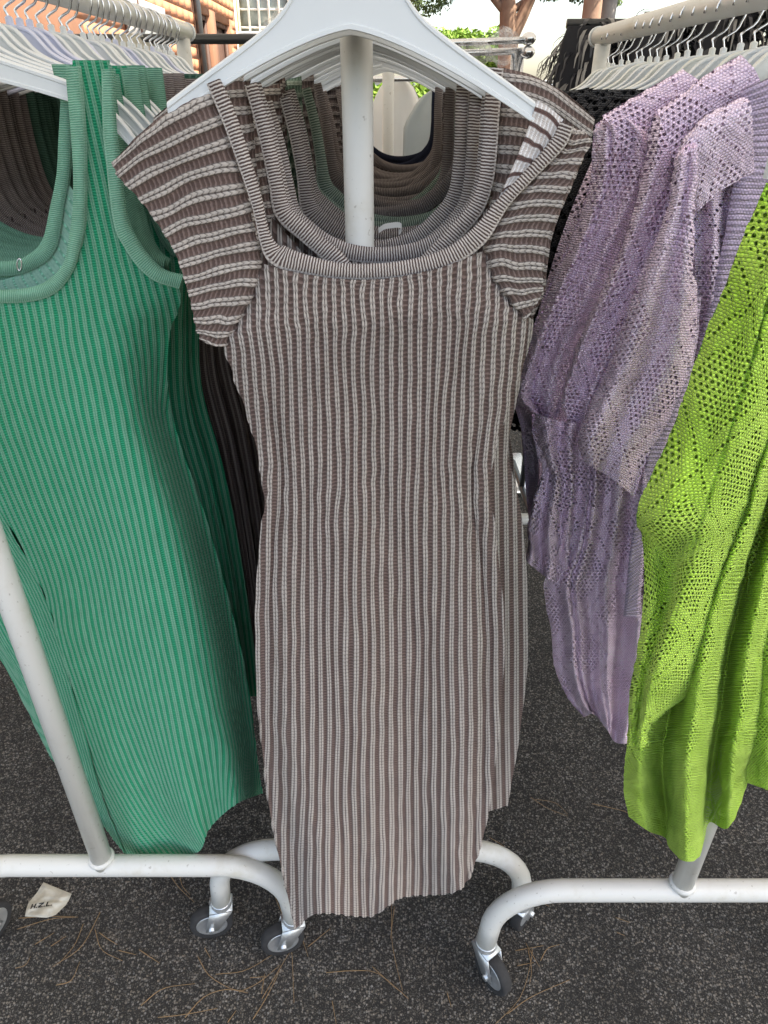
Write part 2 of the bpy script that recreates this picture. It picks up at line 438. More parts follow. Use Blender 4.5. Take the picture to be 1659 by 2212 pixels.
# ------------------------------------------------------------------ clothes racks
def caster(parent, x, y, yaw, ztop):
    """swivel caster under a leg end; the wheel trails along yaw"""
    R = .046; c, s = math.cos(yaw), math.sin(yaw)
    off = .028; cx, cy = x + c * off, y + s * off; ax = np.array([-s, c, 0.])
    e = bpy.data.objects.new('caster', None); COL.objects.link(e); e.parent = parent
    e.location = np.array((x, y, 0)) - np.array(parent.location)
    w = .0125
    mkp('tyre', lathe([(R * .70, -w * .8), (R * .93, -w), (R, -w * .6), (R, w * .6), (R * .93, w), (R * .70, w * .8)], 32, ax, (cx, cy, R)), M['rubber'], e)
    mkp('rim', lathe([(.001, -w * .9), (R * .15, -w * .95), (R * .5, -w * .55), (R * .66, -w * .9), (R * .72, -w * .85), (R * .72, w * .85), (R * .66, w * .9), (R * .5, w * .55), (R * .15, w * .95), (.001, w * .9)], 32, ax, (cx, cy, R)), M['zinc'], e)
    parts = []
    fz = ztop - .018
    for sg in (-1, 1):
        # tapering cheek plate
        o = ax * sg * (w + .004); t = ax * sg * .0025
        pts = [(x - c * .022, y - s * .022, fz), (x + c * .026, y + s * .026, fz), (cx + c * .014, cy + s * .014, R - .008), (cx - c * .014, cy - s * .014, R - .008)]
        A = np.array(pts) + o; B = A + t
        V = np.concatenate([A, B]); Q = [(0, 1, 2, 3), (7, 6, 5, 4), (0, 4, 5, 1), (1, 5, 6, 2), (2, 6, 7, 3), (3, 7, 4, 0)]
        parts.append((V, Q))
    A = np.array([(x - c * .022, y - s * .022, fz), (x + c * .026, y + s * .026, fz)])
    V = np.concatenate([A - ax * (w + .0065), A[::-1] + ax * (w + .0065)]); V = np.concatenate([V, V + (0, 0, .004)])
    parts.append((V, [(3, 2, 1, 0), (4, 5, 6, 7), (0, 1, 5, 4), (1, 2, 6, 5), (2, 3, 7, 6), (3, 0, 4, 7)]))
    mkp('fork', merge(*parts), M['zinc'], e, smooth=False)
    mkp('swivel', lathe([(.001, fz + .003), (.021, fz + .003), (.0225, fz + .008), (.019, fz + .011), (.022, fz + .016), (.0215, ztop + .001), (.001, ztop + .002)], 24, (0, 0, 1), (x, y, 0)), M['zinc'], e)
    mkp('axle_bolt', lathe([(.001, -w - .012), (.007, -w - .012), (.007, w + .012), (.001, w + .012)], 6, ax, (cx, cy, R)), M['zinc'], e, smooth=False)
    return e
def rack(label, x, y0, y1, zrail, x1=None, up_r=.0195, over=(.22, .06), yaws=(0, 0, 0, 0), half=.357, left=None):
    left = half if left is None else left
    x1 = x if x1 is None else x1
    t = thing('clothes_rack', label, 'clothes rack', (x, y0, 0), 'white wheeled clothes racks')
    k = (x1 - x) / (y1 - y0)
    mkp('rail', tube([(x - k * over[0], y0 - over[0], zrail), (x1 + k * over[1], y1 + over[1], zrail)], .021, 20), M['white_paint'], t)
    for yy, s in ((y0 - over[0], -1), (y1 + over[1], 1)):
        mkp('end_cap', lathe([(.001, .012), (.018, .012), (.0235, .006), (.0235, -.012), (.0215, -.012)], 20, (0, s, 0), (x + k * (yy - y0), yy, zrail)), M['white_plastic'], t)
    zb = .297; r = .0205
    for i, (xx, yy) in enumerate(((x, y0), (x1, y1))):
        mkp('upright', tube([(xx, yy, zb), (xx, yy, zrail - .018)], up_r, 20), M['white_paint'], t)
        mkp('weld_bead', lathe([(up_r, .0), (up_r + .004, -.002), (up_r + .005, -.006), (up_r + .002, -.012)], 20, (0, 0, 1), (xx, yy, zb + r + .009)), M['white_paint'], t)
        b = .13; ztop = .118
        pts = []
        for s in (-1, 1):
            hf = left if s < 0 else half
            arc = [(xx + s * (hf - b + b * math.sin(a)), yy, zb - b + b * math.cos(a)) for a in np.linspace(0, math.radians(82), 9)]
            arc.append((xx + s * (hf + .004), yy, ztop)); pts.append(arc)
        mkp('base_tube', tube(pts[0][::-1] + [(xx, yy, zb)] + pts[1], r, 20), M['white_paint'], t)
        for j, s in enumerate((-1, 1)): caster(t, xx + s * ((left if s < 0 else half) + .004), yy, yaws[i * 2 + j], ztop)
    return t
PI = math.pi
rack('white wheeled clothes rack on the left carrying the green dresses', -.552, .815, 2.30, 1.750, yaws=(1.2, PI * 1.08, .5, 2.5), over=(.10, .06), left=.315)
rack('white wheeled clothes rack in the middle behind the brown dresses', -.028, .849, 2.30, 1.785, x1=.012, up_r=.0166, yaws=(PI * 1.06, .9, .5, 2.5), half=.318)
rack('white wheeled clothes rack on the right carrying the lilac and lime cardigans', .565, .765, 2.12, 1.728, x1=.555, yaws=(-.95, .5, 2., .3), half=.352)

# ------------------------------------------------------------------ hangers
def hanger_proto(hw, drop, plate_w, plate_h, arm, tipdrop, thick, bar, name='clothes_hanger'):
    """local: origin under the hook, at the arch; wide plastic hanger with a hollow underside and a steel hook to a bar 'bar' above"""
    x = np.concatenate([np.linspace(0, plate_w, 9), np.linspace(plate_w, hw, 30)[1:]])
    q = x / hw
    lo = -drop * q**1.35 * 1.0 - tipdrop * np.clip((q - .72) / .28, 0, 1)**2
    up = lo + arm * (1 - .25 * q)
    f = 1 / (1 + np.exp((x - plate_w * .82) / (plate_w * .13)))
    flare = plate_h * .55 * np.exp(-((x / (plate_w * 1.25))**2))
    up = np.maximum(up, up + (plate_h - arm) * f + (1 - f) * flare * .55)
    xs = np.concatenate([-x[::-1], x[1:]]); lo = np.concatenate([lo[::-1], lo[1:]]); up = np.concatenate([up[::-1], up[1:]])
    t = thick / 2; w = .0022; secs = []
    tap = 1 - .25 * np.abs(xs) / hw
    for X, a, b_, tp in zip(xs, lo, up, tap):
        tt = t * tp
        secs.append([(X, -tt, a), (X, -tt, a + .0035), (X, -tt + .0016, a + .0048), (X, -tt + .0016, b_ - .0062), (X, -tt, b_ - .005), (X, -tt, b_ - .002), (X, -tt * .5, b_), (X, tt * .5, b_), (X, tt, b_ - .002), (X, tt, a), (X, tt - w, a), (X, tt - w, b_ - .006), (X, -tt + w, b_ - .006), (X, -tt + w, a)])
    S = np.array(secs); n, m_ = S.shape[:2]
    Q = []
    for i in range(n - 1):
        j = np.arange(m_); k = (j + 1) % m_
        Q.append(np.stack([i * m_ + j, i * m_ + k, (i + 1) * m_ + k, (i + 1) * m_ + j], -1))
    V = S.reshape(-1, 3); Q = np.concatenate(Q)
    T = []
    for e in (0, (n - 1) * m_):
        Q = np.concatenate([Q, [(e, e + 5, e + 8, e + 9)]]); T.append((e + 5, e + 6, e + 7)); T.append((e + 5, e + 7, e + 8))
    o = thing(name, 'x', 'hanger'); top = up.max()
    b = mk('hanger_body', V, Q, M['white_plastic'], o, T=T)
    mod = b.modifiers.new('edge', 'EDGE_SPLIT'); mod.split_angle = math.radians(40)
    r = .0255; zc = bar
    path = [(0, 0, top - .01), (0, 0, top + .008), (-.003, 0, top + .40 * (zc - r - top) + .004), (-.002, 0, top + .55 * (zc - r - top) + .004), (r * .62, 0, zc - r * 1.02)]
    path += [(r * math.cos(a), 0, zc + r * math.sin(a)) for a in np.linspace(-.6, PI * 1.02, 12)]
    mkp('hook', tube(path, .0021, 6, samples=30), M['chrome'], o)
    mkp('collar', lathe([(.0055, top - .004), (.0055, top + .008), (.0025, top + .010)], 10, (0, 0, 1), (0, 0, 0)), M['white_plastic'], o)
    return o
# ------------------------------------------------------------------ cloth
def inside(px, py, poly):
    r = np.zeros(px.shape, bool); n = len(poly)
    for i in range(n):
        x0, y0 = poly[i]; x1, y1 = poly[(i + 1) % n]
        if y0 == y1: continue
        c = ((y0 > py) != (y1 > py)) & (px < (x1 - x0) * (py - y0) / (y1 - y0) + x0); r ^= c
    return r
def ribprof(u):
    f = np.abs((u % 1) - .5)
    return np.clip((.34 - f) / .16, 0, 1)**.7 * (1 - .45 * np.exp(-(f / .05)**2))
def panel(name, parent, mat, rows, n, m, d=None, thick=.01, ribs=None, along=False, amp=.0016, fold=None, pin='lrt', cut=None,
          back=True, wob=.12, seed=1, uvoff=(0, 0), metric=None, backmat=None, backthick=None, period=None, anchor=None, pxrib=None):
    """a piece of cloth with front and back. rows: control net of photo points (px,py,d) or, with metric=(cx,cy), of (x,z,dy)."""
    G = net(rows, n, m, d if metric is None else 0.)
    s = np.linspace(0, 1, m)[None]; t = np.linspace(0, 1, n)[:, None]
    prof = np.ones((n, m))
    if 'l' in pin: prof = prof * (1 - np.clip(1 - s / .22, 0, 1)**2.5)
    if 'r' in pin: prof = prof * (1 - np.clip(1 - (1 - s) / .22, 0, 1)**2.5)
    if 't' in pin: prof = prof * (1 - np.clip(1 - t / .12, 0, 1)**2.5)
    fo = fold(s, t) if fold is not None else 0.
    def place(G, dd):
        if metric is None: return U(G[..., 0], G[..., 1], G[..., 2] + dd)
        return np.stack([metric[0] + G[..., 0], metric[1] + G[..., 2] + dd, G[..., 1]], -1)
    P = place(G, -thick * prof + fo)
    fr, W, v = arcs(place(G, 0.) if ribs is None else P)
    if ribs is not None:
        N = np.interp(np.linspace(0, 1, n), np.linspace(0, 1, len(ribs)), ribs) if isinstance(ribs, (list, tuple)) else np.full(n, float(ribs))
        w = snoise((n, m), max(4, n // 25), max(4, m // 30), seed) * wob + snoise((n, m), max(5, n // 8), max(4, m // 14), seed + 5) * wob * .4
        if period is not None:
            N = W / np.interp(np.linspace(0, 1, n), np.linspace(0, 1, len(period)), period)
        if along: uu = t * N.max() + w; vv = fr * W[:, None]
        elif pxrib is not None:
            uu = (G[..., 0] - pxrib[0]) / np.interp(G[..., 1], pxrib[1], pxrib[2]) + w; vv = np.broadcast_to(v[:, None], (n, m))
        elif anchor is not None:
            fa = np.array([np.interp(0, G[i, :, 0] - anchor(G[i, :, 1]), fr[i]) for i in range(n)])
            uu = (fr - fa[:, None]) * N[:, None] + w; vv = np.broadcast_to(v[:, None], (n, m))
        else: uu = (fr - .5) * N[:, None] + w; vv = np.broadcast_to(v[:, None], (n, m))
        uv = np.stack([uu + 500, vv + 3.], -1)
        if amp: P = P + normals(P) * (amp * ribprof(uu) + amp * .3 * snoise((n, m), max(6, n // 6), max(6, m // 6), seed + 9))[..., None]
    else:
        uv = np.stack([(fr - .5) * W[:, None] + 7 + uvoff[0], np.broadcast_to(v[:, None], (n, m)) + 5 + uvoff[1]], -1)
        if amp: P = P + normals(P) * (amp * snoise((n, m), max(8, n // 4), max(8, m // 4), seed + 9))[..., None]
    Q = gridq(n, m); V = P.reshape(-1, 3); uvs = uv.reshape(-1, 2)
    if cut is not None:
        c = G[:, :, :2].reshape(-1, 2)[Q].mean(1); keep = np.ones(len(Q), bool)
        for poly in cut: keep &= ~inside(c[:, 0], c[:, 1], poly)
        Q = Q[keep]
    nf = len(Q)
    if backmat is None and mat in (M['lilac'], M['lime']): backmat = M['lilac_plain'] if mat == M['lilac'] else M['lime_plain']
    if back:
        a = max(1, n // 60); b = max(1, m // 40); ri = np.unique(np.r_[np.arange(0, n, a), n - 1]); ci = np.unique(np.r_[np.arange(0, m, b), m - 1])
        Gb = G[np.ix_(ri, ci)]; bt = thick if backthick is None else backthick
        Pb = place(Gb, bt * prof[np.ix_(ri, ci)] + (fo[np.ix_(ri, ci)] * .5 if fold is not None else 0.) + .0012)
        Qb = gridq(len(ri), len(ci)); uvb = uv[np.ix_(ri, ci)].reshape(-1, 2)
        if cut is not None:
            c = Gb[:, :, :2].reshape(-1, 2)[Qb].mean(1); keep = np.ones(len(Qb), bool)
            for poly in cut: keep &= ~inside(c[:, 0], c[:, 1], poly)
            Qb = Qb[keep]
        Q = np.concatenate([Q, Qb[:, ::-1] + len(V)]); V = np.concatenate([V, Pb.reshape(-1, 3)]); uvs = np.concatenate([uvs, uvb])
    return mk(name, V, Q, mat, parent, uv=uvs, mat2=backmat if back else None, first2=nf)
def strip(name, parent, mat, inner, outer, d, n=160, bulge=.005, m=9, metric=None, ripple=.0):
    """binding: a rounded band between two edges"""
    I = spline([tuple(p) + ((d,) if len(p) == 2 else ()) for p in inner], n); O = spline([tuple(p) + ((d,) if len(p) == 2 else ()) for p in outer], n)
    if metric is None:      # slide along the inner edge so that each rung stands square on the outer one
        T_ = np.gradient(O[:, :2], axis=0); T_ /= np.linalg.norm(T_, axis=1, keepdims=True)
        w_ = np.linalg.norm(I[:, None, :2] - O[None, :, :2], axis=-1).min(0); Nn = np.stack([-T_[:, 1], T_[:, 0]], 1)
        if ((I[:, :2] - O[:, :2]) * Nn).sum() < 0: Nn = -Nn
        w_ = np.convolve(np.pad(w_, 8, mode='edge'), np.ones(17) / 17, 'valid')
        I = np.concatenate([O[:, :2] + Nn * w_[:, None], O[:, 2:]], 1)
    s = np.linspace(0, 1, m)[None, :, None]; G = I[:, None] * (1 - s) + O[:, None] * s
    dd = -bulge * np.sin(np.pi * np.linspace(0, 1, m))**.7
    fr0 = np.linspace(0, 1, n)[:, None]
    dd = dd[None] + ripple * np.sin(fr0 * 60 + 2 * np.sin(fr0 * 13))
    if metric is None: P = U(G[..., 0], G[..., 1], G[..., 2] + dd)
    else: P = np.stack([metric[0] + G[..., 0], metric[1] + dd + (G[..., 2] if np.ndim(d) == 0 and d is not None else 0), G[..., 1]], -1)
    mid = P[:, m // 2]; v = np.concatenate([[0], np.cumsum(np.linalg.norm(np.diff(mid, axis=0), axis=-1))])
    uv = np.stack([np.broadcast_to(np.linspace(0, 1, m)[None], (n, m)), np.broadcast_to(v[:, None] + 2, (n, m))], -1)
    Pb = P[:, ::2] + np.array([0, .006, 0]); mb = Pb.shape[1]
    V = np.concatenate([P.reshape(-1, 3), Pb.reshape(-1, 3)]); Q = np.concatenate([gridq(n, m), gridq(n, mb, n * m)[:, ::-1]])
    return mk(name, V, Q, mat, parent, uv=np.concatenate([uv.reshape(-1, 2), uv[:, ::2].reshape(-1, 2)]))
def bow(a, b, k=3, up=0., d=None):
    """points from a to b with the middle lifted by up"""
    return [(a[0] + (b[0] - a[0]) * f, a[1] + (b[1] - a[1]) * f - up * 4 * f * (1 - f)) + ((d,) if d is not None else ()) for f in np.linspace(0, 1, k)]

# ---- the front brown dress
FD = .755
dr = thing('knit_dress', 'brown and grey ribbed cap sleeve dress, nearest on the middle rack', 'dress', tuple(U(800, 1990, FD)), 'brown ribbed dresses on the middle rack')
def bd(y, x):      # distance of the hanging body: the left hem swings nearer, the right one farther
    t = (y - 560) / 1450; return FD + .004 + t * (.018 * (x - 820) / 200 * 1.1 - .012)
rows = []
Lb = [(563, 568), (547, 632), (514, 696), (486, 744), (512, 830), (545, 930), (566, 1030), (572, 1085), (564, 1160), (555, 1290), (552, 1420), (560, 1550), (570, 1650), (583, 1750), (605, 1860), (638, 2006)]
Rb = [(1046, 540), (1062, 598), (1096, 645), (1140, 688), (1122, 790), (1094, 890), (1066, 980), (1058, 1060), (1070, 1150), (1082, 1260), (1088, 1390), (1082, 1520), (1070, 1640), (1056, 1740), (1040, 1820), (1012, 1900)]
mids = [(650, 590), (780, 603), (930, 590)]
hem = [(690, 1972), (800, 1978), (905, 1924), (975, 1928)]
for i, (l, r) in enumerate(zip(Lb, Rb)):
    if i == 0: row = [l, (640, 588), (735, 602), (830, 602), (950, 578), r]
    elif i == len(Lb) - 1: row = [l, hem[0], hem[1], (868, 1938), hem[3], r]
    else:
        f0 = np.linspace(0, 1, 6); row = []
        for f in f0:
            x = l[0] + (r[0] - l[0]) * f; y = l[1] + (r[1] - l[1]) * f
            w = max(0, 1 - i / 4.); y += w * (603 - 554) * .75 * 4 * f * (1 - f) * .5
            w2 = max(0, (i - 11) / 4.); y += w2 * 30 * 4 * f * (1 - f) * .5
            row.append((x, y))
    rows.append([(x, y, bd(y, x)) for x, y in row])
def bfold(s, t):
    return (.013 * np.sin(s * 9 + 2.2 * t) * np.clip(t * 1.6 - .45, 0, 1) + .004 * np.sin(s * 19 - 5 * t) * np.clip(t * 3 - .6, 0, 1) + .010 * np.exp(-((s - .08 - .02 * np.sin(7 * t)) / .035)**2) * np.clip((t - .28) / .1, 0, 1)
            + .010 * np.exp(-((s - .93 + .02 * np.sin(5 * t)) / .03)**2) * np.clip((t - .33) / .1, 0, 1) + .007 * np.sin(s * 21 + 6 * t) * np.clip((t - .86) / .14, 0, 1)
            - .012 * np.exp(-((t - .16) / .1)**2) * np.sin(np.pi * s))
panel('body', dr, M['brown'], rows, 300, 380, thick=.020, ribs=28, pxrib=(815, [500, 700, 1000, 1400, 1700, 2000], [21, 20.3, 18.6, 19, 19, 19.2]), amp=.0029, fold=bfold, pin='lr', seed=11, wob=.15, backthick=.012)
inn = [(462, 188), (490, 270), (514, 350), (534, 430), (550, 500), (562, 566), (548, 632), (515, 696), (487, 744)]
out = [(243, 350), (258, 384), (303, 432), (345, 490), (378, 545), (398, 600), (412, 650), (422, 700), (434, 730)]
bows = [22, 16, 12, 8, 5, 3, 2, -4, -8]
panel('sleeve', dr, M['brown'], [bow(a, b, 4, u, FD) for a, b, u in zip(inn, out, bows)], 190, 90, thick=.010, ribs=13.5, along=True, amp=.0029, pin='lt', seed=21,
      fold=lambda s, t: .010 * np.sin(3 * t + 2 * s) * s - .012 * s * (1 - t) + .012 * s**2)
inn = [(1236, 276), (1223, 312), (1194, 346), (1146, 394), (1098, 448), (1064, 500), (1050, 540), (1063, 594), (1095, 642), (1134, 686)]
out = [(1256, 284), (1276, 308), (1258, 342), (1232, 392), (1212, 440), (1188, 492), (1177, 550), (1171, 602), (1171, 632), (1143, 682)]
panel('sleeve', dr, M['brown'], [bow(a, b, 4, u, FD + .004) for a, b, u in zip(inn, out, [0, 2, 4, 6, 6, 6, 4, 0, -4, -2])], 190, 80, thick=.010, ribs=14.5, along=True, amp=.0029, pin='lt', seed=23,
      fold=lambda s, t: .012 * np.sin(9 * t + 1) * s * (1 - t))
oN = [(446, 181), (482, 267), (514, 356), (545, 450), (566, 540), (590, 572), (632, 587), (742, 603), (867, 599), (967, 577), (1045, 528), (1098, 447), (1146, 394), (1194, 346), (1223, 313), (1240, 274)]
iN = [(472, 170), (498, 220), (522, 290), (546, 365), (567, 440), (583, 508), (642, 545), (742, 571), (867, 566), (967, 536), (1030, 485), (1077, 432), (1130, 377), (1178, 321), (1203, 285), (1216, 257)]
strip('neckband', dr, M['brown_band'], iN, oN, FD - .013, n=330, bulge=.003)
panel('neck_facing', dr, M['brown_inside'], [bow(a, b, 3, 4, FD) for a, b in zip([(1160, 216), (1136, 290), (1100, 378), (1066, 450), (1040, 500)], [(1217, 258), (1180, 322), (1132, 380), (1080, 434), (1046, 500)])],
      80, 24, thick=.004, ribs=9, along=True, amp=.001, pin='', seed=3)
# ---- dresses hanging behind it, one shape repeated
GD = .795
iG = [(553, 180), (587, 288), (611, 400), (629, 450), (664, 486), (725, 528), (790, 545), (860, 543), (930, 522), (996, 468), (1028, 415), (1041, 330), (1048, 230), (1056, 142)]
oG = [(528, 184), (556, 285), (577, 385), (588, 466), (616, 508), (692, 556), (780, 578), (880, 576), (962, 552), (1030, 492), (1060, 436), (1073, 340), (1080, 235), (1088, 148)]
iG2 = [(553, 180), (587, 288), (611, 400), (630, 452), (680, 500), (735, 545), (790, 600), (850, 604), (900, 566), (955, 508), (1010, 448), (1034, 390), (1041, 330), (1048, 230), (1056, 142)]
oG2 = [(528, 184), (556, 285), (580, 395), (596, 468), (650, 520), (705, 568), (765, 632), (872, 634), (928, 586), (985, 526), (1040, 462), (1064, 400), (1073, 335), (1080, 235), (1088, 148)]
def brown_generic(label, mats=('brown', 'brown_band'), neck=None, low=0):
    iN_, oN_ = neck or (iG, oG)
    t = thing('knit_dress', label, 'dress', (float(U(808, 500, GD)[0]), GD, .35), 'brown ribbed dresses on the middle rack')
    Lg = [(588, 470), (560, 560), (520, 660), (490, 735), (520, 830), (560, 940), (590, 1050), (580, 1200), (572, 1380), (580, 1560), (600, 1700), (625, 1830)]
    Rg = [(1060, 440), (1075, 540), (1110, 620), (1150, 690), (1128, 800), (1108, 900), (1098, 980), (1124, 1100), (1138, 1260), (1138, 1440), (1120, 1600), (1096, 1740)]
    rows = []
    for i, (l, r) in enumerate(zip(Lg, Rg)):
        row = bow(l, r, 5, [-115 - low, -60, -25, -10][i] if i < 4 else (-12 if i > 9 else 0)); rows.append([(x, y, GD + .004) for x, y in row])
    panel('body', t, M[mats[0]], rows, 150, 230, thick=.009, ribs=28, pxrib=(815, [500, 700, 1000, 1400, 1800], [20, 20, 19, 19.5, 19.5]), amp=.0018, pin='lr', seed=31, fold=lambda s, t: .005 * np.sin(s * 11 + 3 * t) + .006 * np.sin(s * 25 + 5 * t) * np.clip(t - .3, 0, 1))
    inn = [(1087, 146), (1083, 210), (1078, 280), (1073, 350), (1064, 420), (1052, 480), (1066, 560), (1100, 625), (1144, 686)]
    out = [(1284, 254), (1277, 296), (1256, 350), (1236, 400), (1212, 455), (1192, 515), (1182, 580), (1176, 630), (1150, 690)]
    ups = [20, 20, 14, 10, 6, 4, 0, -4, 0]
    for mir in (0, 1):
        f = (lambda p: p) if not mir else (lambda p: (1616 - p[0], p[1]))
        panel('sleeve', t, M[mats[0]], [bow(f(a), f(b), 4, u, GD) for a, b, u in zip(inn, out, ups)], 110, 50, thick=.008, ribs=14, along=True, amp=.0018, pin='lt', seed=33 + mir,
              fold=lambda s, t: .012 * s * np.sin(5 * t + 1))
    strip('neckband', t, M[mats[1]], iN_, oN_, GD - .011, n=260, bulge=.003)
    return t
# ---- fill the middle rack
hc = hanger_proto(.172, .073, .052, .062, .023, .0, .012, .131)
mid_y = [.755, .795, .822, .884, .912, .938, .966, .995, 1.03, 1.07, 1.11, 1.15, 1.20, 1.25, 1.31, 1.37, 1.44, 1.52, 1.60, 1.68, 1.77, 1.86, 1.95, 2.04, 2.13]
kinds = ['brown'] * 8 + ['sage'] * 2 + ['taupe'] * 3 + ['sage'] + ['taupe'] * 8 + ['navy'] * 3
words = {'brown': 'brown and grey ribbed knit dress', 'sage': 'dull sage green ribbed knit dress', 'taupe': 'dark taupe ribbed knit dress', 'navy': 'near black navy ribbed knit dress'}
proto = None
for i, (y, kd) in enumerate(zip(mid_y, kinds)):
    xr = -.028 + .04 * (y - .849) / 1.451
    h = hc if i == 0 else copy_tree(hc)
    h['label'] = ('white plastic hanger at the very front of the middle rack' if i == 0 else f'white plastic hanger, {ORD[i]} from the front on the middle rack'); h['group'] = 'white hangers on the middle rack'
    h.location = (xr + (0 if i == 0 else random.uniform(-.004, .004)), y + (.0 if i == 0 else .004), 1.650 + (0 if i == 0 else random.uniform(-.002, .002)))
    h.rotation_euler.z = 0 if i == 0 else random.uniform(-.05, .05)
    if i == 0: continue
    lab = f'{words[kd]}, {ORD[i]} from the front on the middle rack'
    if i == 1: o = brown_generic(lab, neck=(iG2, oG2), low=60); base = tuple(o.location)
    elif proto is None: proto = brown_generic(lab); o = proto; o.location.y = base[1] + (y - GD)
    else:
        o = copy_tree(proto); o['label'] = lab
        o.location = (base[0] + (y - GD) * .03 + random.uniform(-.006, .006), base[1] + (y - GD), base[2] + random.uniform(-.016, .006))
        o.rotation_euler = (random.uniform(-.01, .01), random.uniform(-.02, .02), random.uniform(-.07, .07)); o.scale.x = random.uniform(.97, 1.03)
    if kd != 'brown': setmat(o, M['brown'], M[kd]); setmat(o, M['brown_band'], M[kd + '_band'])
    o['group'] = 'ribbed dresses on the middle rack'
dr['group'] = 'ribbed dresses on the middle rack'
lb = thing('care_label', 'small white care label inside the neck of a brown dress beside the middle post', 'label', tuple(U(840, 500, .93)))
I = spline([tuple(U(x, y, .925)) for x, y in ((818, 492), (830, 484), (845, 481), (862, 480), (868, 486), (862, 497))], 20)
mk('ribbon', np.concatenate([I, I + (0, -.003, -.006)]), gridq(2, 20), M['tag_white'], lb)

# ------------------------------------------------------------------ left rack: the green dress in front, others behind
TD, HD = .985, .872
def gdep(y): return TD + (HD - TD) * np.clip((y - 150) / 1690, 0, 1)
gr = thing('knit_dress', 'bright green and sage ribbed tank dress at the front of the left rack', 'dress', tuple(U(330, 1845, .88)), 'ribbed dresses on the left rack')
Lg = [(-420, 130), (-415, 400), (-395, 640), (-270, 780), (-140, 920), (-22, 1062), (88, 1264), (130, 1390), (180, 1570), (222, 1720), (273, 1848)]
Rg = [(242, 130), (262, 400), (385, 615), (366, 720), (362, 830), (386, 950), (448, 1130), (520, 1400), (545, 1550), (556, 1640), (567, 1713)]
rows = []
for i, (l, r) in enumerate(zip(Lg, Rg)):
    if i == len(Lg) - 1: row = [l, (345, 1852), (428, 1840), (452, 1790), (508, 1738), r]
    elif i == len(Lg) - 2: row = [l, (300, 1740), (375, 1745), (430, 1715), (495, 1670), r]
    else: row = bow(l, r, 6)
    rows.append([(x, y, float(gdep(y))) for x, y in row])
ncut = [(-420, 100), (-360, 450), (-240, 600), (-100, 640), (0, 641), (75, 634), (115, 612), (145, 565), (163, 500), (168, 420), (160, 250), (155, 100)]
acut = [(236, 100), (238, 260), (252, 400), (270, 490), (300, 548), (334, 588), (384, 606), (500, 606), (500, 100)]
def gfold(s, t):
    return (.012 * np.sin(5 * s + 2 * t) * np.clip(t - .2, 0, 1) - .022 * np.exp(-((s - .62) / .3)**2) * np.clip(t * 2 - .3, 0, 1)
            + .012 * np.sin(17 * s + 3 * t) * np.clip((t - .78) / .2, 0, 1) + .07 * np.exp(-((s - 1) / .13)**2) * np.clip(t * 4 - .8, 0, 1))
panel('body', gr, M['green'], rows, 330, 380, thick=.016, ribs=27, period=[.0085, .0092, .0106, .011, .0114, .0117, .012, .0122, .0122, .012, .012], anchor=lambda y: 829 - 640 * (3550 - y) / 3050,
      amp=.0017, fold=gfold, pin='lr', cut=[ncut, acut], seed=41, wob=.1, back=False)
sp_r = [(-22, 1062), (30, 1155), (88, 1264), (130, 1390), (180, 1570), (222, 1720), (273, 1848)]
sp_l = [(-330, 1000), (-260, 1080), (-160, 1200), (-70, 1330), (0, 1420), (58, 1530), (108, 1633)]
rows = [[(r[0] + (l[0] - r[0]) * f, r[1] + (l[1] - r[1]) * f, float(gdep(r[1])) + .005 + .13 * f**1.3 + .02 * math.sin(f * 7)) for f in np.linspace(0, 1, 5)] for r, l in zip(sp_r, sp_l)]
panel('skirt_back', gr, M['green'], rows, 160, 150, thick=.0, ribs=20, period=[.011, .012], amp=.0017, pin='', seed=43, back=False)
iB = [(-280, 180), (-250, 400), (-150, 540), (0, 566), (60, 550), (92, 515), (108, 447), (122, 375), (127, 280), (134, 165)]
oB = [(-310, 180), (-280, 410), (-170, 570), (0, 596), (80, 578), (122, 535), (138, 450), (150, 375), (155, 280), (160, 165)]
panel('back_panel', gr, M['green_inside'], [[(x, y, TD + .018) for x, y in r] for r in ([(-300, 420), (-100, 590), (60, 580), (150, 400)], [(-330, 560), (-100, 640), (60, 660), (300, 600)], [(-380, 800), (-100, 800), (60, 800), (350, 800)], [(-60, 1350), (100, 1350), (250, 1350), (480, 1350)])],
      80, 80, thick=.0, ribs=26, amp=.0008, pin='', seed=5, back=False)
strip('back_neckband', gr, M['green_band'], iB, oB, TD + .014, n=200, bulge=.004)
iN = [(-300, 150), (-330, 400), (-250, 560), (-120, 620), (0, 628), (71, 620), (108, 600), (135, 572), (145, 535), (156, 460), (158, 375), (150, 257), (140, 138)]
oN = [(-340, 150), (-365, 410), (-280, 590), (-130, 648), (0, 655), (76, 650), (124, 630), (157, 588), (172, 542), (183, 485), (185, 400), (183, 280), (171, 142)]
strip('neckband', gr, M['green_band'], [p + (float(gdep(p[1])) - .022,) for p in iN], [p + (float(gdep(p[1])) - .022,) for p in oN], None, n=300, bulge=.005)
iA = [(219, 150), (222, 280), (229, 350), (236, 420), (248, 494), (268, 534), (297, 576), (334, 607), (386, 624)]
oA = [(245, 160), (248, 260), (257, 340), (264, 411), (278, 482), (303, 531), (335, 570), (362, 588), (388, 594)]
strip('armhole_band', gr, M['green_band'], [p + (float(gdep(p[1])) - .022,) for p in oA], [p + (float(gdep(p[1])) - .022,) for p in iA], None, n=220, bulge=.005)
rg = thing('label_ring', 'small metal ring pinned to the back neckband of the green dress', 'ring', tuple(U(43, 575, TD)))
a = np.linspace(0, 2 * PI, 17)
mkp('ring_wire', tube(U(42 + 5 * np.cos(a), 572 + 13 * np.sin(a), TD - .012), .0012, 6, caps=False), M['chrome'], rg)

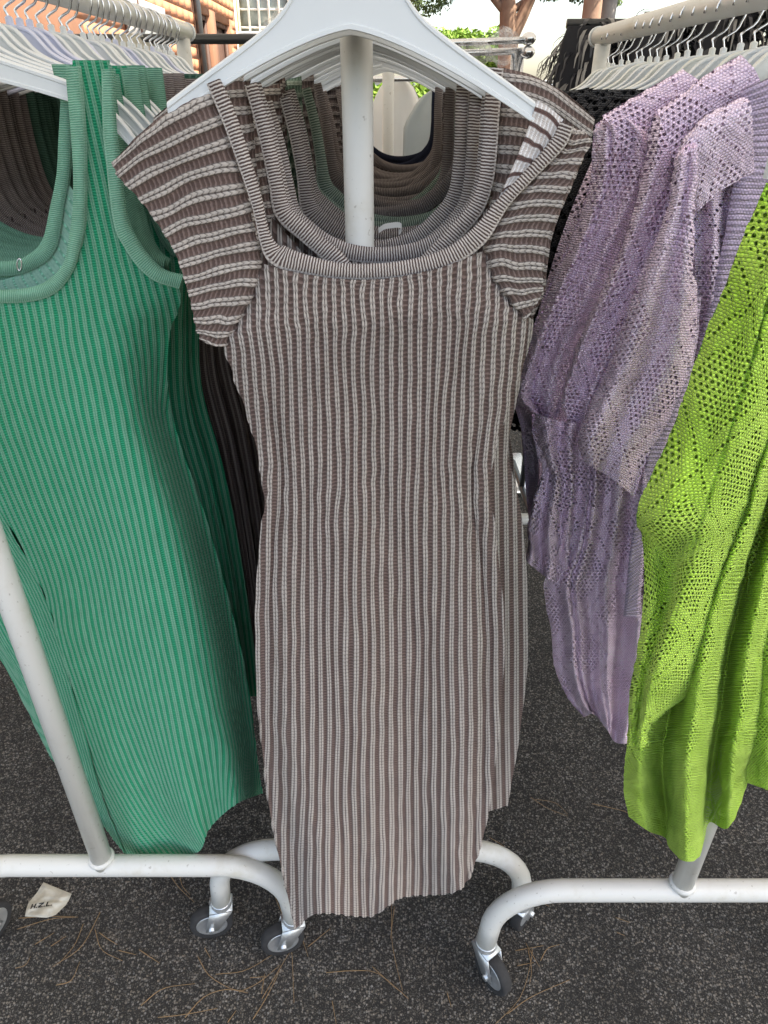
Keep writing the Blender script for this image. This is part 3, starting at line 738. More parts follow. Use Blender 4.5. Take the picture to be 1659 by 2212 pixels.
def tank_generic(label, cx, cy):
    t = thing('knit_dress', label, 'dress', (cx, cy, .3))
    zs = [1.632, 1.50, 1.385, 1.28, 1.14, .98, .82, .62, .42]; hw = [.225, .225, .232, .210, .188, .195, .19, .18, .17]; sh = [0, 0, 0, .005, .015, .03, .05, .07, .085]
    dy = [0, 0, -.005, -.015, -.03, -.04, -.055, -.075, -.095]
    rows = [[(w * f + x_, z, d_ + .0) for f in np.linspace(-1, 1, 5)] for z, w, d_, x_ in zip(zs, hw, dy, sh)]
    nk = [(-.150, 1.75), (-.152, 1.52), (-.135, 1.43), (-.08, 1.382), (0, 1.370), (.08, 1.382), (.135, 1.43), (.152, 1.52), (.150, 1.75)]
    ar = [(.192, 1.75), (.192, 1.52), (.200, 1.44), (.222, 1.40), (.5, 1.392), (.5, 1.75)]; al = [(-x, z) for x, z in ar]
    panel('body', t, M['green'], rows, 170, 150, thick=.012, ribs=[38, 38, 40], amp=.001, pin='lr', cut=[nk, ar, al], seed=51, metric=(cx, cy),
          fold=lambda s, t: .007 * np.sin(13 * s + 3 * t) * np.clip(t * 2, 0, 1))
    i_ = [(-.137, 1.632), (-.139, 1.52), (-.125, 1.437), (-.072, 1.396), (0, 1.387), (.072, 1.396), (.125, 1.437), (.139, 1.52), (.137, 1.632)]
    o_ = [(-.157, 1.632), (-.158, 1.52), (-.142, 1.424), (-.082, 1.374), (0, 1.363), (.082, 1.374), (.142, 1.424), (.158, 1.52), (.157, 1.632)]
    for nm, dd in (('neckband', -.018), ('back_neckband', .014)): strip(nm, t, M['green_band'], [(x, z, dd) for x, z in i_], [(x, z, dd) for x, z in o_], 0., n=90, metric=(cx, cy), m=5)
    for sg in (-1, 1):
        i_ = [(.186, 1.632), (.186, 1.52), (.195, 1.436), (.214, 1.396), (.236, 1.386)]; o_ = [(.208, 1.632), (.208, 1.525), (.214, 1.452), (.226, 1.416), (.240, 1.404)]
        strip('armhole_band', t, M['green_band'], [(sg * x, z, -.018) for x, z in o_], [(sg * x, z, -.018) for x, z in i_], 0., n=60, metric=(cx, cy), m=5)
    return t
hl = hanger_proto(.246, .058, .046, .062, .027, .042, .014, .1185)
lk = ['green'] * 7 + ['taupe'] * 7 + ['forest'] * 5 + ['taupe'] * 5 + ['navy'] * 6
lw = {'green': 'bright green ribbed tank dress', 'taupe': 'dark taupe ribbed tank dress', 'forest': 'dark forest green ribbed tank dress', 'navy': 'near black navy ribbed tank dress'}
y = .995; proto = None
for i, kd in enumerate(lk):
    h = hl if i == 0 else copy_tree(hl)
    mt = 'white_plastic' if i not in (6, 7, 8, 12, 17, 18, 24) else 'lavender_plastic'
    wd_ = 'white' if mt == 'white_plastic' else 'pale lavender'
    h['label'] = f'{wd_} plastic hanger, ' + ('nearest' if i == 0 else ORD[i] + ' from the near end') + ' on the left rack'; h['group'] = 'hangers on the left rack'
    h.location = (-.552 + random.uniform(-.004, .004), y, 1.628 + random.uniform(-.003, .003)); h.rotation_euler.z = random.uniform(-.09, .05)
    if mt != 'white_plastic': setmat(h, M['white_plastic'], M[mt])
    if i:
        lab = f'{lw[kd]}, {ORD[i]} from the near end on the left rack'
        if proto is None: proto = tank_generic(lab, -.545, y); o = proto
        else:
            o = copy_tree(proto); o['label'] = lab; o.location = (-.545 + random.uniform(-.008, .008), y, .3 + random.uniform(-.012, .004))
            o.rotation_euler.z = random.uniform(-.05, .05); o.scale.x = random.uniform(.95, 1.03)
        if kd != 'green': setmat(o, M['green'], M[kd]); setmat(o, M['green_band'], M[kd + '_band'])
        o['group'] = 'ribbed dresses on the left rack'
    y += random.uniform(.034, .048) if i else .036

# ------------------------------------------------------------------ right rack: lilac and lime cardigans, black ones behind
def wave(*ws):
    def f(s, t):
        r = 0.
        for a, fs, ft, ph in ws: r = r + a * np.sin(fs * s + ft * t + ph)
        return r
    return f
def pair(L, R, k=4, d=None, up=0.): return [bow(a, b, k, up, d) for a, b in zip(L, R)]
hr = hanger_proto(.215, .050, .056, .060, .026, .016, .013, .119)
def cardigan_lilac(label, y):
    return thing('cardigan', label, 'cardigan', (.57, y, .5), 'lilac cardigans on the right rack')
cA = cardigan_lilac('lilac lace knit cardigan nearest the lime one on the right rack', .95)
panel('sleeve', cA, M['lilac'], pair([(1466, 326), (1455, 362), (1442, 452), (1400, 556), (1350, 681), (1312, 785), (1272, 880), (1248, 948), (1262, 1000)], [(1500, 300), (1508, 340), (1500, 450), (1498, 570), (1508, 655), (1496, 780), (1446, 905), (1400, 985), (1372, 1075)], 5, .945, 6), 190, 110, thick=.035, pin='lt', amp=.0016, seed=61,
      fold=lambda s, t: .014 * np.sin(12 * s + 3 * t) * np.clip(t * 2, 0, 1) - .035 * np.exp(-((t - .85) / .12)**2) * np.exp(-((s - .25) / .3)**2))
panel('front', cA, M['lilac'], pair([(1490, 300), (1497, 450), (1500, 600), (1500, 700), (1490, 800), (1440, 920), (1385, 1060), (1378, 1200), (1380, 1335)], [(1625, 200), (1640, 450), (1640, 600), (1630, 700), (1600, 800), (1580, 950), (1520, 1100), (1500, 1200), (1500, 1335)], 5, .975), 160, 90, thick=.01, pin='', amp=.0016, seed=63, fold=wave((.014, 14, 2, 0)), uvoff=(.3, .1))
panel('yoke', cA, M['lilac'], [[(1464, 320, .95), (1490, 284, .95), (1521, 252, .95), (1562, 230, .95), (1612, 208, .95)], [(1470, 350, .935), (1505, 315, .935), (1545, 285, .935), (1585, 262, .935), (1625, 240, .935)], [(1495, 470, .955), (1525, 440, .955), (1560, 410, .955), (1595, 390, .955), (1630, 370, .955)]], 60, 60, thick=.012, pin='lt', amp=.0014, seed=62, uvoff=(.6, .1))
panel('button_band', cA, M['lilac_rib'], pair([(1496, 640), (1470, 745), (1441, 830), (1402, 960), (1382, 1062), (1362, 1180), (1351, 1290), (1346, 1332)], [(1514, 640), (1506, 740), (1488, 830), (1442, 960), (1413, 1062), (1394, 1167), (1386, 1260), (1382, 1332)], 4, .935), 120, 20, thick=.008, pin='lr', amp=.0008, seed=65)
panel('collar', cA, M['lilac_rib'], pair([(1600, 196), (1592, 330), (1570, 480), (1540, 620), (1500, 770)], [(1720, 140), (1720, 330), (1700, 480), (1640, 620), (1560, 800)], 4, .955), 120, 40, thick=.008, pin='l', amp=.0008, seed=66)
bl = [(1232, 925), (1230, 1060), (1206, 1190), (1176, 1256), (1180, 1310), (1190, 1360), (1196, 1430), (1210, 1476), (1235, 1520), (1262, 1549)]
br = [(1400, 940), (1400, 1090), (1398, 1190), (1396, 1260), (1396, 1310), (1396, 1370), (1390, 1430), (1380, 1490), (1372, 1550), (1364, 1606)]
rows = pair(bl, br, 5, .995); rows[-1] = [(x, y, .995) for x, y in ((1262, 1549), (1284, 1543), (1312, 1578), (1330, 1604), (1364, 1606))]
panel('body', cA, M['lilac'], rows, 200, 110, thick=.02, pin='l', amp=.0016, seed=67, uvoff=(.5, .33),
      fold=lambda s, t: .020 * np.sin(19 * s - 1 + 1.5 * t) + .025 * np.exp(-((s - .27) / .03)**2) + .012 * np.exp(-((s - .52 - .05 * t) / .03)**2) - .03 * np.exp(-((t - .08) / .1)**2) * s)
cB = cardigan_lilac('lilac lace knit cardigan, second in the lilac row behind the lime cardigan', 1.01)
panel('sleeve', cB, M['lilac'], pair([(1402, 256), (1392, 347), (1364, 465), (1315, 597), (1260, 709), (1225, 813), (1213, 872), (1236, 936)], [(1480, 235), (1490, 345), (1462, 460), (1420, 565), (1370, 690), (1322, 800), (1288, 890), (1275, 965)], 5, 1.01, 4), 180, 90, thick=.03, pin='lt', amp=.0016, seed=71, uvoff=(.9, .2),
      fold=wave((.013, 9, 4, 1), (.005, 17, 6, 0)))
panel('yoke', cB, M['lilac'], [[(1420, 240, 1.0), (1470, 205, 1.0), (1520, 165, 1.0), (1600, 118, 1.0)], [(1440, 290, .99), (1490, 255, .99), (1550, 215, .99), (1640, 170, .99)], [(1470, 420, 1.0), (1520, 380, 1.0), (1570, 340, 1.0), (1660, 300, 1.0)]], 60, 60, thick=.012, pin='t', amp=.0014, seed=73)
panel('sleeve_end', cB, M['lilac'], pair([(1152, 890), (1150, 927), (1160, 980), (1172, 1015), (1152, 1085), (1139, 1140), (1141, 1175), (1133, 1208)], [(1262, 915), (1250, 950), (1246, 1000), (1244, 1060), (1238, 1120), (1232, 1190), (1228, 1240), (1218, 1268)], 5, 1.005, -6), 130, 70, thick=.03, pin='lr', amp=.0016, seed=75, uvoff=(.2, .5),
      fold=lambda s, t: .016 * np.sin(13 * s - 4 * t + 1))
cC = cardigan_lilac('lilac lace knit cardigan, third in the lilac row, beside the brown dress', 1.08)
panel('sleeve', cC, M['lilac'], pair([(1288, 268), (1281, 300), (1274, 395), (1239, 500), (1190, 611), (1134, 751), (1110, 827), (1106, 860), (1152, 902)], [(1350, 235), (1405, 300), (1392, 400), (1345, 520), (1295, 640), (1250, 740), (1226, 820), (1216, 870), (1200, 912)], 5, 1.08, 4), 190, 100, thick=.03, pin='lt', amp=.0016, seed=81, uvoff=(.35, .7),
      fold=lambda s, t: .013 * np.sin(13 * s + 2 * t) + .018 * np.exp(-((s - .3 - .1 * t) / .05)**2))
panel('yoke', cC, M['lilac'], [[(1300, 250, 1.07), (1360, 215, 1.07), (1420, 180, 1.07), (1475, 150, 1.07)], [(1330, 290, 1.06), (1390, 262, 1.06), (1450, 225, 1.06), (1520, 190, 1.06)], [(1390, 420, 1.08), (1440, 380, 1.08), (1490, 340, 1.08), (1540, 300, 1.08)]], 60, 60, thick=.012, pin='t', amp=.0014, seed=83)
panel('body', cC, M['lilac_plain'], pair([(1107, 862), (1128, 942), (1136, 1060), (1150, 1180)], [(1210, 890), (1230, 960), (1240, 1060), (1240, 1180)], 4, 1.13), 80, 40, thick=.02, pin='l', amp=.0016, seed=85, fold=wave((.02, 14, 1, 0)))
lm = thing('cardigan', 'lime green lace knit cardigan at the front of the right rack', 'cardigan', (.57, .69, .5), 'cardigans on the right rack')
rows = [
 [(1655, 395), (1690, 400), (1730, 400), (1830, 380)], [(1589, 553), (1640, 560), (1700, 570), (1800, 580)], [(1562, 632), (1612, 650), (1665, 668), (1770, 690)],
 [(1525, 717), (1582, 745), (1640, 765), (1745, 800)], [(1482, 845), (1540, 872), (1602, 890), (1715, 920)], [(1446, 943), (1510, 975), (1572, 990), (1670, 1020)],
 [(1377, 1101), (1455, 1115), (1532, 1105), (1642, 1120)], [(1388, 1165), (1438, 1205), (1500, 1200), (1612, 1200)], [(1391, 1272), (1438, 1298), (1474, 1285), (1584, 1285)],
 [(1378, 1402), (1410, 1400), (1442, 1388), (1564, 1378)], [(1362, 1481), (1388, 1486), (1414, 1478), (1518, 1478)], [(1357, 1570), (1374, 1578), (1388, 1572), (1412, 1560)], [(1354, 1606), (1370, 1613), (1386, 1615), (1400, 1611)]]
dc = [.01, .0, -.028, .02]
rows = [[(x, y, .668 + dc[j] * (1 if i < 11 else .3) + (-.028 if (i == 6 and j == 1) else 0) + (.022 if (i in (7, 8) and j == 1) else 0)) for j, (x, y) in enumerate(r)] for i, r in enumerate(rows)]
panel('sleeve', lm, M['lime'], rows, 260, 130, thick=.022, pin='lrt', amp=.0012, seed=91, fold=lambda s, t: .006 * np.sin(11 * s + 4 * t) + .012 * np.exp(-((s - .62) / .02)**2) * np.clip(1 - t * 1.4, 0, 1))
cols = [0, .14, .27, .33, .47, .62, .68, .82, .93, 1.]; dcl = [.0, -.016, .05, .03, -.055, -.02, .05, -.02, 0., .03]
rows = []
for l, r in (((1650, 500), (1860, 480)), ((1610, 800), (1800, 800)), ((1540, 1080), (1720, 1080)), ((1440, 1260), (1690, 1255)), ((1392, 1420), (1660, 1400)), ((1362, 1560), (1646, 1540)), ((1350, 1650), (1630, 1620))):
    rows.append([(l[0] + (r[0] - l[0]) * f, l[1] + (r[1] - l[1]) * f, .712 + q) for f, q in zip(cols, dcl)])
rows.append([(x, y, .712 + q) for (x, y), q in zip([(1348, 1706), (1394, 1735), (1434, 1745), (1447, 1765), (1479, 1780), (1514, 1770), (1532, 1720), (1572, 1728), (1598, 1690), (1616, 1655)], dcl)])
rows.append([(x, y, .712 + q) for (x, y), q in zip([(1358, 1764), (1400, 1795), (1436, 1809), (1446, 1832), (1480, 1861), (1513, 1846), (1530, 1778), (1570, 1790), (1597, 1744), (1614, 1690)], dcl)])
panel('body', lm, M['lime'], rows, 220, 170, thick=.016, pin='lr', amp=.0012, seed=93, uvoff=(.4, .2), backthick=.03)
panel('back', lm, M['lime'], pair([(1640, 900), (1620, 1200), (1600, 1450), (1606, 1688)], [(1860, 900), (1800, 1200), (1770, 1450), (1740, 1735)], 4, .733), 90, 60, thick=.01, pin='', amp=.0012, seed=95, fold=wave((.015, 9, 1, 0)))
rl = []
y = .69; i = 0
rk = ['lime', 'lilacA', 'lilacB', 'lilacC'] + ['lilac'] * 2 + ['black'] * 17
ys = [.69, .955, 1.012, 1.08, 1.13, 1.175] + [1.22 + .053 * j for j in range(17)]
bproto = lproto = None
def top_generic(name, label, y, mat, matp, group):
    t = thing(name, label, 'cardigan', (.565, y, .9), group)
    zs = [1.585, 1.55, 1.48, 1.36, 1.2, 1.05, .95]; hw = [.20, .232, .245, .25, .26, .27, .265]; mid = [.0, .035, .01, 0, 0, 0, 0]
    rows = [[(w * f, z + (1 - abs(f)) * m_ * 1.4, 0.) for f in (-1, -.6, -.25, .25, .6, 1)] for z, w, m_ in zip(zs, hw, mid)]
    panel('body', t, mat, rows, 70, 70, thick=.016, pin='lrt', metric=(.565, y), amp=.0012, seed=55, fold=wave((.008, 15, 3, 0)), cut=[[(-.075, 1.75), (-.07, 1.5), (0, 1.44), (.07, 1.5), (.075, 1.75)]])
    for sg in (-1, 1):
        rows = [[(sg * (a + (b - a) * f), z, 0.) for f in np.linspace(0, 1, 4)] for a, b, z in ((.15, .205, 1.585), (.16, .245, 1.53), (.18, .285, 1.4), (.2, .31, 1.25), (.215, .315, 1.1), (.23, .30, 1.0))]
        panel('sleeve', t, mat, rows, 60, 30, thick=.022, pin='lrt', metric=(.565, y - .004), amp=.0012, seed=57)
    return t
for i, (kd, y) in enumerate(zip(rk, ys)):
    h = hr if i == 0 else copy_tree(hr)
    h['label'] = 'white plastic hanger, ' + ('nearest' if i == 0 else ORD[i] + ' from the near end') + ' on the right rack'; h['group'] = 'white hangers on the right rack'
    h.location = (.563 + random.uniform(-.004, .004), y + (.018 if 0 < i < 4 else 0), (1.578 if 0 < i < 4 else 1.600) + random.uniform(-.003, .003)); h.rotation_euler.z = random.uniform(-.04, .10) if i > 3 else -.03; h.scale.x = .9 if 0 < i < 4 else 1
    if i % 3 == 1: setmat(h, M['white_plastic'], M['cream_plastic'])
    if kd == 'lilac':
        lab = f'lilac lace knit cardigan, {ORD[i - 1]} in the lilac row on the right rack'
        if lproto is None: lproto = top_generic('cardigan', lab, y, M['lilac'], M['lilac_plain'], 'lilac cardigans on the right rack')
        else: o = copy_tree(lproto); o['label'] = lab; o.location.y = y
    if kd == 'black':
        lab = f'black lace knit cardigan, {ORD[i - 6]} of the black row counted from the lilac ones'
        if bproto is None: bproto = top_generic('cardigan', lab, y, M['black'], M['black_plain'], 'black cardigans on the right rack'); o = bproto
        else: o = copy_tree(bproto)
        o['label'] = lab; o.location = (.565 + random.uniform(-.012, .012), y - .012, .918 + random.uniform(-.008, .006)); o.rotation_euler.z = random.uniform(-.06, .06)
#BACKGROUND
# ------------------------------------------------------------------ buildings at the back left
bb = thing('brick_building', 'orange terracotta block building behind the left rack', 'building', (-4, 18, 0))
x0 = -4.0
ops = [(18.2, 19.5, 0, 3.15), (20.15, 21.9, 0, 3.14)]
w = []
edges = [2.0, 18.2, 19.5, 20.15, 21.9, 22.8]
for a, b in ((2.0, 18.2), (19.5, 20.15), (21.9, 22.8)): w.append(box(x0 - .3, x0, a, b, 0, 6))
for a, b, z0, z1 in ops: w.append(box(x0 - .3, x0, a, b, z1, 6))
mkp('wall', merge(*w), M['mortar'], bb, smooth=False)
bh, bw = .205, .50; bmesh_ = None
for r in range(7, 18):
    for c in range(0, 24):
        ya = 11.0 + c * (bw + .0) + (bw / 2 if r % 2 else 0); yb = ya + bw - .018; za = r * bh; zb_ = za + bh - .018
        if any(yb > o[0] - .02 and ya < o[1] + .02 and za < o[3] for o in ops) or yb > 22.8: continue
        if bmesh_ is None:
            b = mkp('brick', box(-.03, .003, 0, bw - .011, 0, bh - .011), M['terracotta'], None, smooth=False); bmesh_ = b.data; b.parent = bb
        else: b = bpy.data.objects.new('brick', bmesh_); COL.objects.link(b); b.parent = bb
        b.location = (x0 - bb.location.x + random.uniform(-.001, .001), ya - bb.location.y, za)
for a, b, z0, z1 in ops:
    mkp('window', box(x0 - .22, x0 - .18, a, b, z0, z1), M['dark_frame'], bb, smooth=False)
    mkp('window_frame', merge(box(x0 - .17, x0 - .08, a, a + .10, 0, z1), box(x0 - .17, x0 - .08, b - .1, b, 0, z1), box(x0 - .17, x0 - .08, a + .1, b - .1, z1 - .1, z1)), M['dark_frame'], bb, smooth=False)
mkp('downpipe', tube([(x0 + .10, 17.85, 0), (x0 + .10, 17.85, 6)], .075, 12), M['black_steel'], bb)
sg = thing('sign', 'grey sign panel with white letters on the orange block wall', 'sign', (x0 + .03, 14.6, 2.3))
mkp('panel', box(x0 + .018, x0 + .045, 13.9, 15.4, 2.2, 2.93), M['sign_grey'], sg, smooth=False)
for j in range(5):
    ya = 14.18 + j * .215
    mkp('letter', merge(box(x0 + .047, x0 + .055, ya, ya + .15, 2.78, 2.815), box(x0 + .0475, x0 + .0555, ya + .02, ya + .065, 2.60, 2.779), box(x0 + .0475, x0 + .0555, ya + .085, ya + .13, 2.60, 2.779)), M['white_wall'], sg, smooth=False)
po = thing('notice', 'white framed notice beside the grey sign on the block wall', 'notice', (x0 + .03, 13.3, 2.2))
mkp('sheet', box(x0 + .02, x0 + .035, 13.05, 13.75, 2.2, 3.2), M['white_wall'], po, smooth=False)
for ya in (13.0, 13.752): mkp('frame', box(x0 + .018, x0 + .05, ya, ya + .048, 2.15, 3.25), M['dark_frame'], po, smooth=False)
yb_ = thing('yellow_building', 'yellow brick building with a white barred window at the back', 'building', (-2.5, 24, 0))
mkp('wall', merge(box(-9, -4.15, 24, 24.4, 0, 6.5), box(-4.15, 3 - 3.6, 24, 24.4, 0, 3.12), box(-2.62, -.6, 24, 24.4, 3.12, 6.5), box(-4.15, -2.62, 24, 24.4, 4.8, 6.5)), M['yellow_mortar'], yb_, smooth=False)
bm2 = None
for r in range(6, 12):
    for c in range(0, 9):
        xa = -4.05 + c * .37 + (.18 if r % 2 else 0); za = .02 + r * .26
        if bm2 is None: b = mkp('brick', box(0, .355, -.018, .02, 0, .245), M['yellow_brick'], None, smooth=False); bm2 = b.data; b.parent = yb_
        else: b = bpy.data.objects.new('brick', bm2); COL.objects.link(b); b.parent = yb_
        b.location = (xa + 2.5, 0, za)
wn_ = bpy.data.objects.new('window', None); COL.objects.link(wn_); wn_.parent = yb_; wn_.location = (-.9, 0, 3.1)
mkp('pane', box(-4.15, -2.62, 24.15, 24.18, 3.12, 4.8), M['pale_glass'], wn_, smooth=False)
mkp('sill', box(-4.25, -2.52, 23.86, 24.1, 3.05, 3.14), M['white_wall'], wn_, smooth=False)
for k in range(6): mkp('bar', box(-4.13 + k * .285, -4.07 + k * .285, 24.02, 24.06, 3.14, 4.8), M['white_wall'], wn_, smooth=False)
for k in range(4): mkp('bar', box(-4.15, -2.62, 24.065, 24.10, 3.22 + k * .42, 3.27 + k * .42), M['white_wall'], wn_, smooth=False)
mkp('pilaster', box(-4.45, -4.16, 23.8, 24.4, 0, 6.5), M['white_wall'], yb_, smooth=False)
mkp('render_strip', box(-2.5, -1.6, 23.97, 24.02, 0, 6.5), M['white_wall'], yb_, smooth=False)
wl_ = thing('boundary_wall', 'low pale wall beyond the trees at the back right', 'wall', (5, 34, 0))
mkp('wall', merge(box(-.5, 22, 34, 34.3, 0, 2.05), box(-.55, 22.05, 33.95, 34.35, 2.05, 2.13)), M['white_wall'], wl_, smooth=False)
# ------------------------------------------------------------------ trees
def leaves(n, centers, rad, size, seed):
    r = np.random.default_rng(seed); k = r.integers(0, len(centers), n)
    u = r.normal(size=(n, 3)); u /= np.linalg.norm(u, axis=1, keepdims=True)
    c = np.asarray(centers, float)[k] + u * (np.asarray(rad, float)[k] * r.uniform(.2, 1, n)**.5)[:, None] * np.array([1, 1, .6])
    a = r.normal(size=(n, 3)); a /= np.linalg.norm(a, axis=1, keepdims=True); b = np.cross(a, r.normal(size=(n, 3))); b /= np.linalg.norm(b, axis=1, keepdims=True)
    sz = size * r.uniform(.6, 1.4, n)[:, None]
    V = np.stack([c - a * sz, c + b * sz * .4, c + a * sz, c - b * sz * .4], 1).reshape(-1, 3)
    return V, np.arange(4 * n).reshape(-1, 4)
def tree(name, label, loc, limbs, clumps, nleaf, lsize, bark, leaf, seed):
    t = thing(name, label, 'tree', loc)
    L = np.array(loc)
    mkp('trunk', merge(*[tube([L + np.array(p) for p in pts], np.interp(np.linspace(0, 1, 14), np.linspace(0, 1, len(rs)), rs), 10, samples=14) for pts, rs in limbs]), M[bark], t)
    V, Q = leaves(nleaf, [L + np.array(c[:3]) for c in clumps], [c[3] for c in clumps], lsize, seed)
    o = mk('crown', V, Q, M[leaf], t, smooth=False); return t
rr = random.Random(3)
cl = [(rr.uniform(-2.3, 1.9), rr.uniform(-1.5, 1.5), rr.uniform(2.9, 4.6), rr.uniform(.25, .55)) for _ in range(34)] + [(-1.15, 0, 2.75, .35), (-.7, -.2, 2.9, .3), (1.0, 0, 2.85, .28), (1.35, .2, 2.75, .25), (-1.5, .3, 2.9, .4), (-.2, .4, 3.2, .3)]
tree('pine_tree', 'forked pine tree in sunlight behind the middle rack', (1.78, 12, 0), [([(0, 0, 0), (.02, 0, 1.4), (0, 0, 2.35), (-.05, 0, 2.7), (-.1, 0, 3.6), (-.2, 0, 5)], [.17, .15, .14, .11, .08, .03]),
     ([(.03, 0, 2.3), (.2, 0, 2.62), (.32, -.05, 3.0), (.4, -.1, 4)], [.11, .085, .07, .03]), ([(-.02, 0, 2.55), (-.35, 0, 2.85), (-.75, .1, 3.3)], [.06, .045, .03]), ([(.0, 0, 2.6), (.3, .1, 2.8), (.6, .1, 3.1)], [.05, .04, .02])], cl, 26000, .035, 'bark', 'pine_leaf', 5)
cl = [(rr.uniform(-.95, .8), rr.uniform(-.7, .7), rr.uniform(1.7, 2.65), rr.uniform(.25, .42)) for _ in range(26)]
tree('leafy_tree', 'bright yellow green leafy tree behind the forked pine', (1.75, 17, 0), [([(0, 0, 0), (.05, 0, 1), (0, 0, 2.2)], [.1, .08, .03])], cl, 16000, .05, 'bark_grey', 'bright_leaf', 6)
cl = [(rr.uniform(-1.4, 1.2), rr.uniform(-1.2, 1.2), rr.uniform(2.9, 4.4), rr.uniform(.25, .5)) for _ in range(22)]
tree('pine_tree', 'thick straight pine trunk rising behind the far end of the right rack', (2.42, 10, 0), [([(0, 0, 0), (.02, 0, 2), (.0, 0, 3.2), (-.05, 0, 5)], [.13, .115, .105, .08])], cl, 9000, .035, 'bark', 'pine_leaf', 8)
tree('pine_tree', 'grey pine trunk just right of the thick straight one', (2.85, 11, 0), [([(0, 0, 0), (.03, 0, 2), (.05, 0, 3.4), (.1, 0, 5)], [.12, .11, .10, .07])], [(.3, 0, 4.4, .6), (-.3, .3, 4.7, .6), (.1, -.4, 4.6, .5)], 5000, .035, 'bark_grey', 'pine_leaf', 9)
for k, (x, y, h_, col, lab) in enumerate(((2.6, 22, 1.9, 'bright_leaf', 'small bright green shrub before the pale back wall'), (4.6, 24, 1.8, 'pine_leaf', 'dull green shrub before the pale back wall'), (.15, 7.5, 1.75, 'bright_leaf', 'green bush seen through the neck openings of the dresses'))):
    cl = [(rr.uniform(-.6, .6), rr.uniform(-.4, .4), rr.uniform(.3, h_), rr.uniform(.2, .35)) for _ in range(18)]
    t = tree('shrub', lab, (x, y, 0), [([(0, 0, 0), (.02, 0, .5), (0, 0, h_ * .8)], [.04, .03, .015])], cl, 7000, .045, 'bark_grey', col, 20 + k); t['category'] = 'shrub'
# ------------------------------------------------------------------ racks and wrapped clothes farther back
def simple_rack(label, xa, xb, y, z, mat, r=.016, name='clothes_rack'):
    t = thing(name, label, 'clothes rack', ((xa + xb) / 2, y, 0))
    mkp('rail', tube([(xa, y, z), (xb, y, z)], r, 12), M[mat], t)
    for x in (xa + .03, xb - .03):
        mkp('upright', tube([(x, y, .06), (x, y, z - r)], r * .9, 12), M[mat], t); mkp('foot', tube([(x, y - .28, .045), (x, y - .26, .06), (x, y + .26, .06), (x, y + .28, .045)], r, 10), M[mat], t)
    return t
def drape(name, label, cat, x, y, ztop, zbot, w, mat, rot=0., seed=1, group=None, pinch=.35):
    """a garment hanging from a rail, seen from afar"""
    t = thing(name, label, cat, (x, y, zbot), group)
    n, m = 40, 36; tt = np.linspace(0, 1, n)[:, None]; aa = np.linspace(0, 2 * np.pi, m)[None]
    shp = (pinch + (1 - pinch) * np.clip(tt / .12, 0, 1)**.6) * (1 + .12 * tt)
    rx = w / 2 * shp * (1 + .05 * snoise((n, m), 5, 5, seed)); ry = (.045 + .03 * tt) * (1 + .35 * np.sin(aa * 5 + seed + 3 * tt))
    X = rx * np.cos(aa); Y = ry * np.sin(aa); Z = ztop + (zbot - ztop) * tt + .02 * np.sin(3 * aa + seed) * tt
    c, s_ = math.cos(rot), math.sin(rot)
    P = np.stack([x + X * c - Y * s_, y + X * s_ + Y * c, np.broadcast_to(Z, X.shape)], -1)
    mk('cloth', P.reshape(-1, 3), gridq(n, m), M[mat], t)
    return t
br_ = simple_rack('black steel clothes rack standing across behind the left rack', -2.3, -.40, 3.25, 1.785, 'black_steel', .017)
mkp('end_knob', lathe([(.001, -.03), (.014, -.02), (.021, 0), (.014, .02), (.001, .03)], 16, (.6, -1, 0), (-.372, 3.23, 1.80)), M['chrome'], br_)
for k, (x, w_, mt, lab) in enumerate(((-2.05, .5, 'navy', 'dark navy garment hanging far left on the black rack'), (-1.62, .46, 'black_plain', 'black garment second from the left on the black rack'), (-1.24, .30, 'tag_white', 'white garment hanging in the middle of the black rack'), (-.98, .28, 'paper', 'cream garment hanging right of the white one on the black rack'))):
    drape('garment', lab, 'garment', x, 3.25, 1.80, .6, w_, mt, rot=.2, seed=k, group='garments on the black rack')
def bag(label, c, r, seed, mat='film'):
    t = thing('plastic_cover', label, 'plastic cover', tuple(c)); n, m = 26, 30
    th = np.linspace(.02, PI - .02, n)[:, None]; ph = np.linspace(0, 2 * PI, m)[None]
    k = 1 + .35 * snoise((n, m), 6, 7, seed); k[:, -1] = k[:, 0]
    P = np.stack([c[0] + r[0] * k * np.sin(th) * np.cos(ph), c[1] + r[1] * k * np.sin(th) * np.sin(ph), c[2] + r[2] * k * np.cos(th) + 0 * ph], -1)
    mk('film', P.reshape(-1, 3), gridq(n, m), M[mat], t); return t
bag('crumpled clear plastic cover on the end of the black rack', (-.40, 3.18, 1.795), (.052, .05, .062), 1)
bag('crumpled clear plastic cover beside the brick wall behind the hangers', (-.95, 3.9, 1.58), (.13, .1, .11), 2)
cr = thing('chrome_rack', 'chrome rack with round end knobs behind the right shoulder of the brown dress', 'clothes rack', (.48, 3.0, 0))
mkp('upright', tube([(.483, 3.0, 0), (.483, 3.0, 1.735)], .024, 16), M['chrome'], cr)
mkp('rail', tube([(.10, 2.99, 1.755), (.50, 2.97, 1.766)], .011, 12), M['chrome'], cr); mkp('rail', tube([(.10, 3.02, 1.725), (.50, 2.99, 1.735)], .011, 12), M['chrome'], cr)
for z in (1.770, 1.730): mkp('knob', lathe([(.001, -.03), (.012, -.028), (.019, -.015), (.021, 0), (.019, .015), (.012, .028), (.001, .03)], 16, (.5, -1, 0), (.512, 2.97, z)), M['chrome'], cr)
mkp('base', box(.25, .70, 2.8, 3.2, .0, .03), M['chrome'], cr, smooth=False)
bag('crumpled clear plastic cover bunched over the chrome rack', (.42, 3.0, 1.745), (.055, .05, .05), 4)
bag('second clear plastic cover left of the bunched one on the chrome rack', (.31, 3.0, 1.725), (.085, .06, .038), 5)
